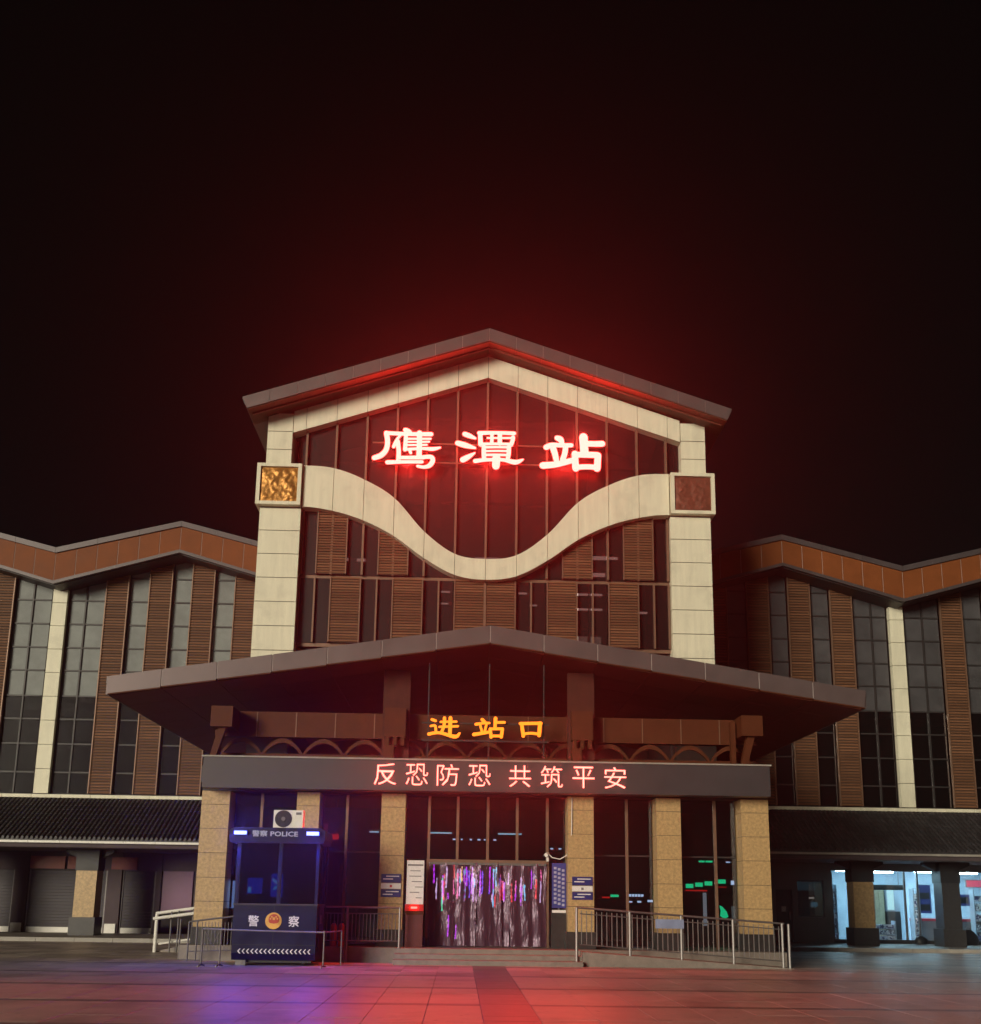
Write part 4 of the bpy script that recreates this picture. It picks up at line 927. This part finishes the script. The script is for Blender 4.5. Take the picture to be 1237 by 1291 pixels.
# ================================================================== POLICE BOOTH
pbx = empty('police_booth', 'navy police booth with blue beacons and white lettering by steps', 'booth')
bx0, bx1, by0, by1 = -6.00, -4.02, -9.40, -8.0
low = MB()
low.prismx([(by0, .28), (by1, .28), (by1, 1.36), (by0, 1.36)], bx0+.06, bx1+.02).prismx([(by0+.06, .12), (by1-.06, .12), (by1, .279), (by0, .279)], bx0+.06, bx1+.02)
low.obj('lower_body', NAVY, pbx)
box('skirt', BLACK, pbx, bx0+.15, bx1-.08, by0+.12, by1-.1, .06, .119)
box('belt_rail', FRAMED, pbx, bx0+.04, bx1+.04, by0-.02, by1+.02, 1.361, 1.40)
for x in (bx0+.06, bx0+1.04, bx1-.05): 
    for y in (by0, by1-.07): box('corner_post', NAVY, pbx, x, x+.07, y, y+.07, 1.401, 2.80)
BG = glass('booth_glass', (.25, .25, .32), .03, (.01, .01, .02), .08, .03)
for a, b in ((bx0+.131, bx0+1.039), (bx0+1.111, bx1-.051)): box('window', BG, pbx, a, b, by0+.03, by0+.04, 1.401, 2.80)
for x in (bx0+.09, bx1-.02): box('side_window', BG, pbx, x, x+.01, by0+.071, by1-.071, 1.401, 2.80)
box('rear_panel', NAVY, pbx, bx0+.131, bx1-.051, by1-.05, by1-.02, 1.401, 2.80)
rfb = MB().prism([(bx0-.10, 2.801), (bx1+.10, 2.801), (bx1+.14, 2.90), (bx1+.14, 3.10), (bx1+.02, 3.16), (bx0-.02, 3.16), (bx0-.14, 3.10), (bx0-.14, 2.90)], by0-.08, by1+.06).obj('roof', NAVY, pbx)
for x in (bx0+.0, bx1-.28):
    h = box('beacon', BLACK, rfb, x-.02, x+.30, by0-.14, by0-.081, 2.975, 3.075); box('beacon_lens', BLUE_L, h, x, x+.28, by0-.22, by0-.141, 2.985, 3.065)
for x in (bx0+.14, bx1-.14): sign_lamp(pbx, (x, by0-.26, 3.025), (.08, .07, 1.0), 170, (0, -.8, -.8), .02, 180)
text('roof_lettering', '警察', -5.60, -5.24, 2.945, 3.09, by0-.088, .006, WHITE_T, rfb, .01)
text('roof_lettering', 'POLICE', -5.17, -4.52, 2.955, 3.07, by0-.088, .006, WHITE_T, rfb, .02)
text('lettering', '警', -5.59, -5.34, .88, 1.13, by0-.006, .006, WHITES, pbx, .01); text('lettering', '察', -4.65, -4.40, .88, 1.13, by0-.006, .006, WHITES, pbx, .01)
# round emblem: gold rim, red shield, gold details
e = MB().cyl((-5.0, 1.01), .19, by0-.012, by0-.001, 28).obj('emblem', pm('emblem_gold', (.70, .40, .10), .35, .5), pbx)
MB().cyl((-4.99, 1.04), .125, by0-.022, by0-.0125, 24).obj('emblem_disc', pm('emblem_red', (.45, .05, .02), .4), e)
MB().prism([(-5.09, .90), (-4.89, .90), (-4.86, .98), (-4.92, .955), (-4.99, .945), (-5.06, .955), (-5.12, .98)], by0-.024, by0-.0125).obj('emblem_wreath', MATS['emblem_gold'], e)
for i in range(5):
    a = math.pi/2+(i-2)*.62; r = .085 if i != 2 else .03
    MB().cyl((-4.99+r*math.cos(a), 1.03+r*math.sin(a)), .022 if i != 2 else .035, by0-.027, by0-.0225, 5).obj('emblem_star', MATS['emblem_gold'], e)
for x in (bx0+1.0, ): box('panel_seam', BLACK, pbx, x, x+.012, by0-.003, by0+.001, .30, 1.355)
for z in (.46,): box('panel_seam', BLACK, pbx, bx0+.07, bx1+.01, by0-.003, by0+.001, z, z+.01)
dr = box('side_door', NAVY, pbx, bx1+.021, bx1+.035, by0+.35, by1-.25, .30, 1.35); box('door_handle', STEEL, dr, bx1+.036, bx1+.07, by0+.45, by0+.50, .95, 1.15)
MB().tube([(bx1+.06, by1-.1, 3.1), (bx1+.08, by1-.08, 2.2), (bx1+.05, by1-.06, 1.2), (bx1+.07, by1-.05, .05)], .012, 6).obj('power_cable', BLACK, pbx)
for a in (bx0+.131, bx0+1.111): box('window_seal', BLACK, pbx, a, a+.02, by0+.022, by0+.03, 1.402, 2.79)
for i in range(17):                                          # row of chevrons
    x = -5.80+i*.101
    if 'CHV' not in globals():
        CHV = MB().prism([(0, .0), (.05, .055), (.078, .055), (.032, 0), (.078, -.055), (.05, -.055)][::-1], 0, .004).mesh('chevron', WHITES)
    link('chevron', CHV, pbx, loc=(x, by0-.006, .32))
for x in (bx0+.25, bx1-.3):
    for y in (by0+.2, by1-.25): MB().tube([(x, y, .062), (x+.07, y, .062)], .06, 12).obj('wheel', BLACK, pbx)
box('jack_foot', DSTEEL, pbx, bx0+.16, bx0+.40, by0+.02, by0+.10, .0, .119)
# things inside the booth
t = empty('monitor', 'blue lit monitor inside the police booth, left', 'monitor', 'monitors in the police booth'); box('screen', SCREEN, t, -5.78, -5.42, -8.75, -8.72, 1.62, 2.0); box('stand', BLACK, t, -5.64, -5.58, -8.719, -8.66, 1.44, 1.8)
box('glare', em('cyan_screen_window', (.15, .6, 1.0), 2.5), t, -5.76, -5.68, -8.76, -8.751, 1.65, 1.78)
t = empty('monitor', 'blue lit monitor inside the police booth, right', 'monitor', 'monitors in the police booth'); box('screen', SCREEN, t, -5.22, -4.93, -8.75, -8.72, 1.55, 2.1); box('stand', BLACK, t, -5.1, -5.04, -8.719, -8.66, 1.44, 1.8)
for pl in ([(-5.20, 1.95), (-5.08, 1.86), (-4.98, 1.88), (-4.98, 1.94), (-5.08, 1.93), (-5.17, 2.0)], [(-5.16, 1.70), (-5.0, 1.80), (-5.0, 1.86), (-5.14, 1.78)]): MB().prism(pl, -8.76, -8.751).obj('glare', MATS['cyan_screen_window'], t)
box('desk', BLACK, pbx, bx0+.2, bx1-.1, -8.9, -8.1, 1.40, 1.435)
for k, (x, lb) in enumerate(((-3.82, 'red fire extinguisher beside the police booth, nearer the booth'), (-3.62, 'red fire extinguisher beside the police booth, nearer the steps'))):
    t = empty('fire_extinguisher', lb, 'extinguisher', 'fire extinguishers by the booth'); RX = MATS.get('extinguisher_red') or pm('extinguisher_red', (.42, .06, .02), .35)
    MB().tube([(x, -7.3, .362), (x, -7.3, .40), (x, -7.3, .82), (x, -7.3, .90), (x, -7.3, .93)], [.07, .085, .085, .06, .03], 12).obj('cylinder', RX, t, smooth=True)
    box('valve', BLACK, t, x-.03, x+.03, -7.34, -7.26, .931, .98); MB().tube([(x+.03, -7.3, .96), (x+.12, -7.32, .85), (x+.10, -7.34, .55)], .012, 6).obj('hose', BLACK, t)
# air conditioner on the roof
acu = empty('air_conditioner', 'white air conditioner outdoor unit on police booth roof', 'air conditioner')
box('case', WHITEP, acu, -5.20, -4.49, -9.0, -8.72, 3.17, 3.61)
MB().cyl((-4.96, 3.40), .205, -9.012, -9.001, 28).obj('fan_opening', BLACK, acu); f_ = MB().cyl((-4.96, 3.40), .05, -9.03, -9.0125, 14).obj('fan_hub', WALLG, acu)
for i in range(3):
    a = 2*math.pi*i/3; MB().prism([(-4.96+.04*math.cos(a), 3.40+.04*math.sin(a)), (-4.96+.19*math.cos(a+.1), 3.40+.19*math.sin(a+.1)), (-4.96+.19*math.cos(a+.75), 3.40+.19*math.sin(a+.75)), (-4.96+.05*math.cos(a+1.0), 3.40+.05*math.sin(a+1.0))], -9.02, -9.0125).obj('fan_blade', FRAMED, f_)
for r in (.07, .12, .17):
    MB().tube([(-4.96+r*math.cos(2*math.pi*i/20), -9.035, 3.40+r*math.sin(2*math.pi*i/20)) for i in range(21)], .004, 4, False).obj('grille_ring', FRAMED, acu)
box('badge', GREYT, acu, -4.66, -4.53, -9.006, -9.0005, 3.50, 3.56)
for x in (-5.12, -4.62): box('foot', DSTEEL, acu, x, x+.06, -9.0, -8.7, 3.161, 3.169)

# ================================================================== HAZE
hm = bpy.data.materials.new('haze_air'); hm.use_nodes = True; ht = hm.node_tree
ht.nodes.remove(ht.nodes['Principled BSDF'])
pv = ht.nodes.new('ShaderNodeVolumePrincipled'); pv.inputs['Color'].default_value = (.9, .88, .88, 1); pv.inputs['Density'].default_value = .0014; pv.inputs['Anisotropy'].default_value = .84
ht.links.new(pv.outputs[0], ht.nodes['Material Output'].inputs['Volume'])
hz = MB().box(-70, 70, -60, 70, -1.1, 22).obj('haze', hm, kind='stuff'); hz['label'] = 'thin night haze filling the whole plaza air'
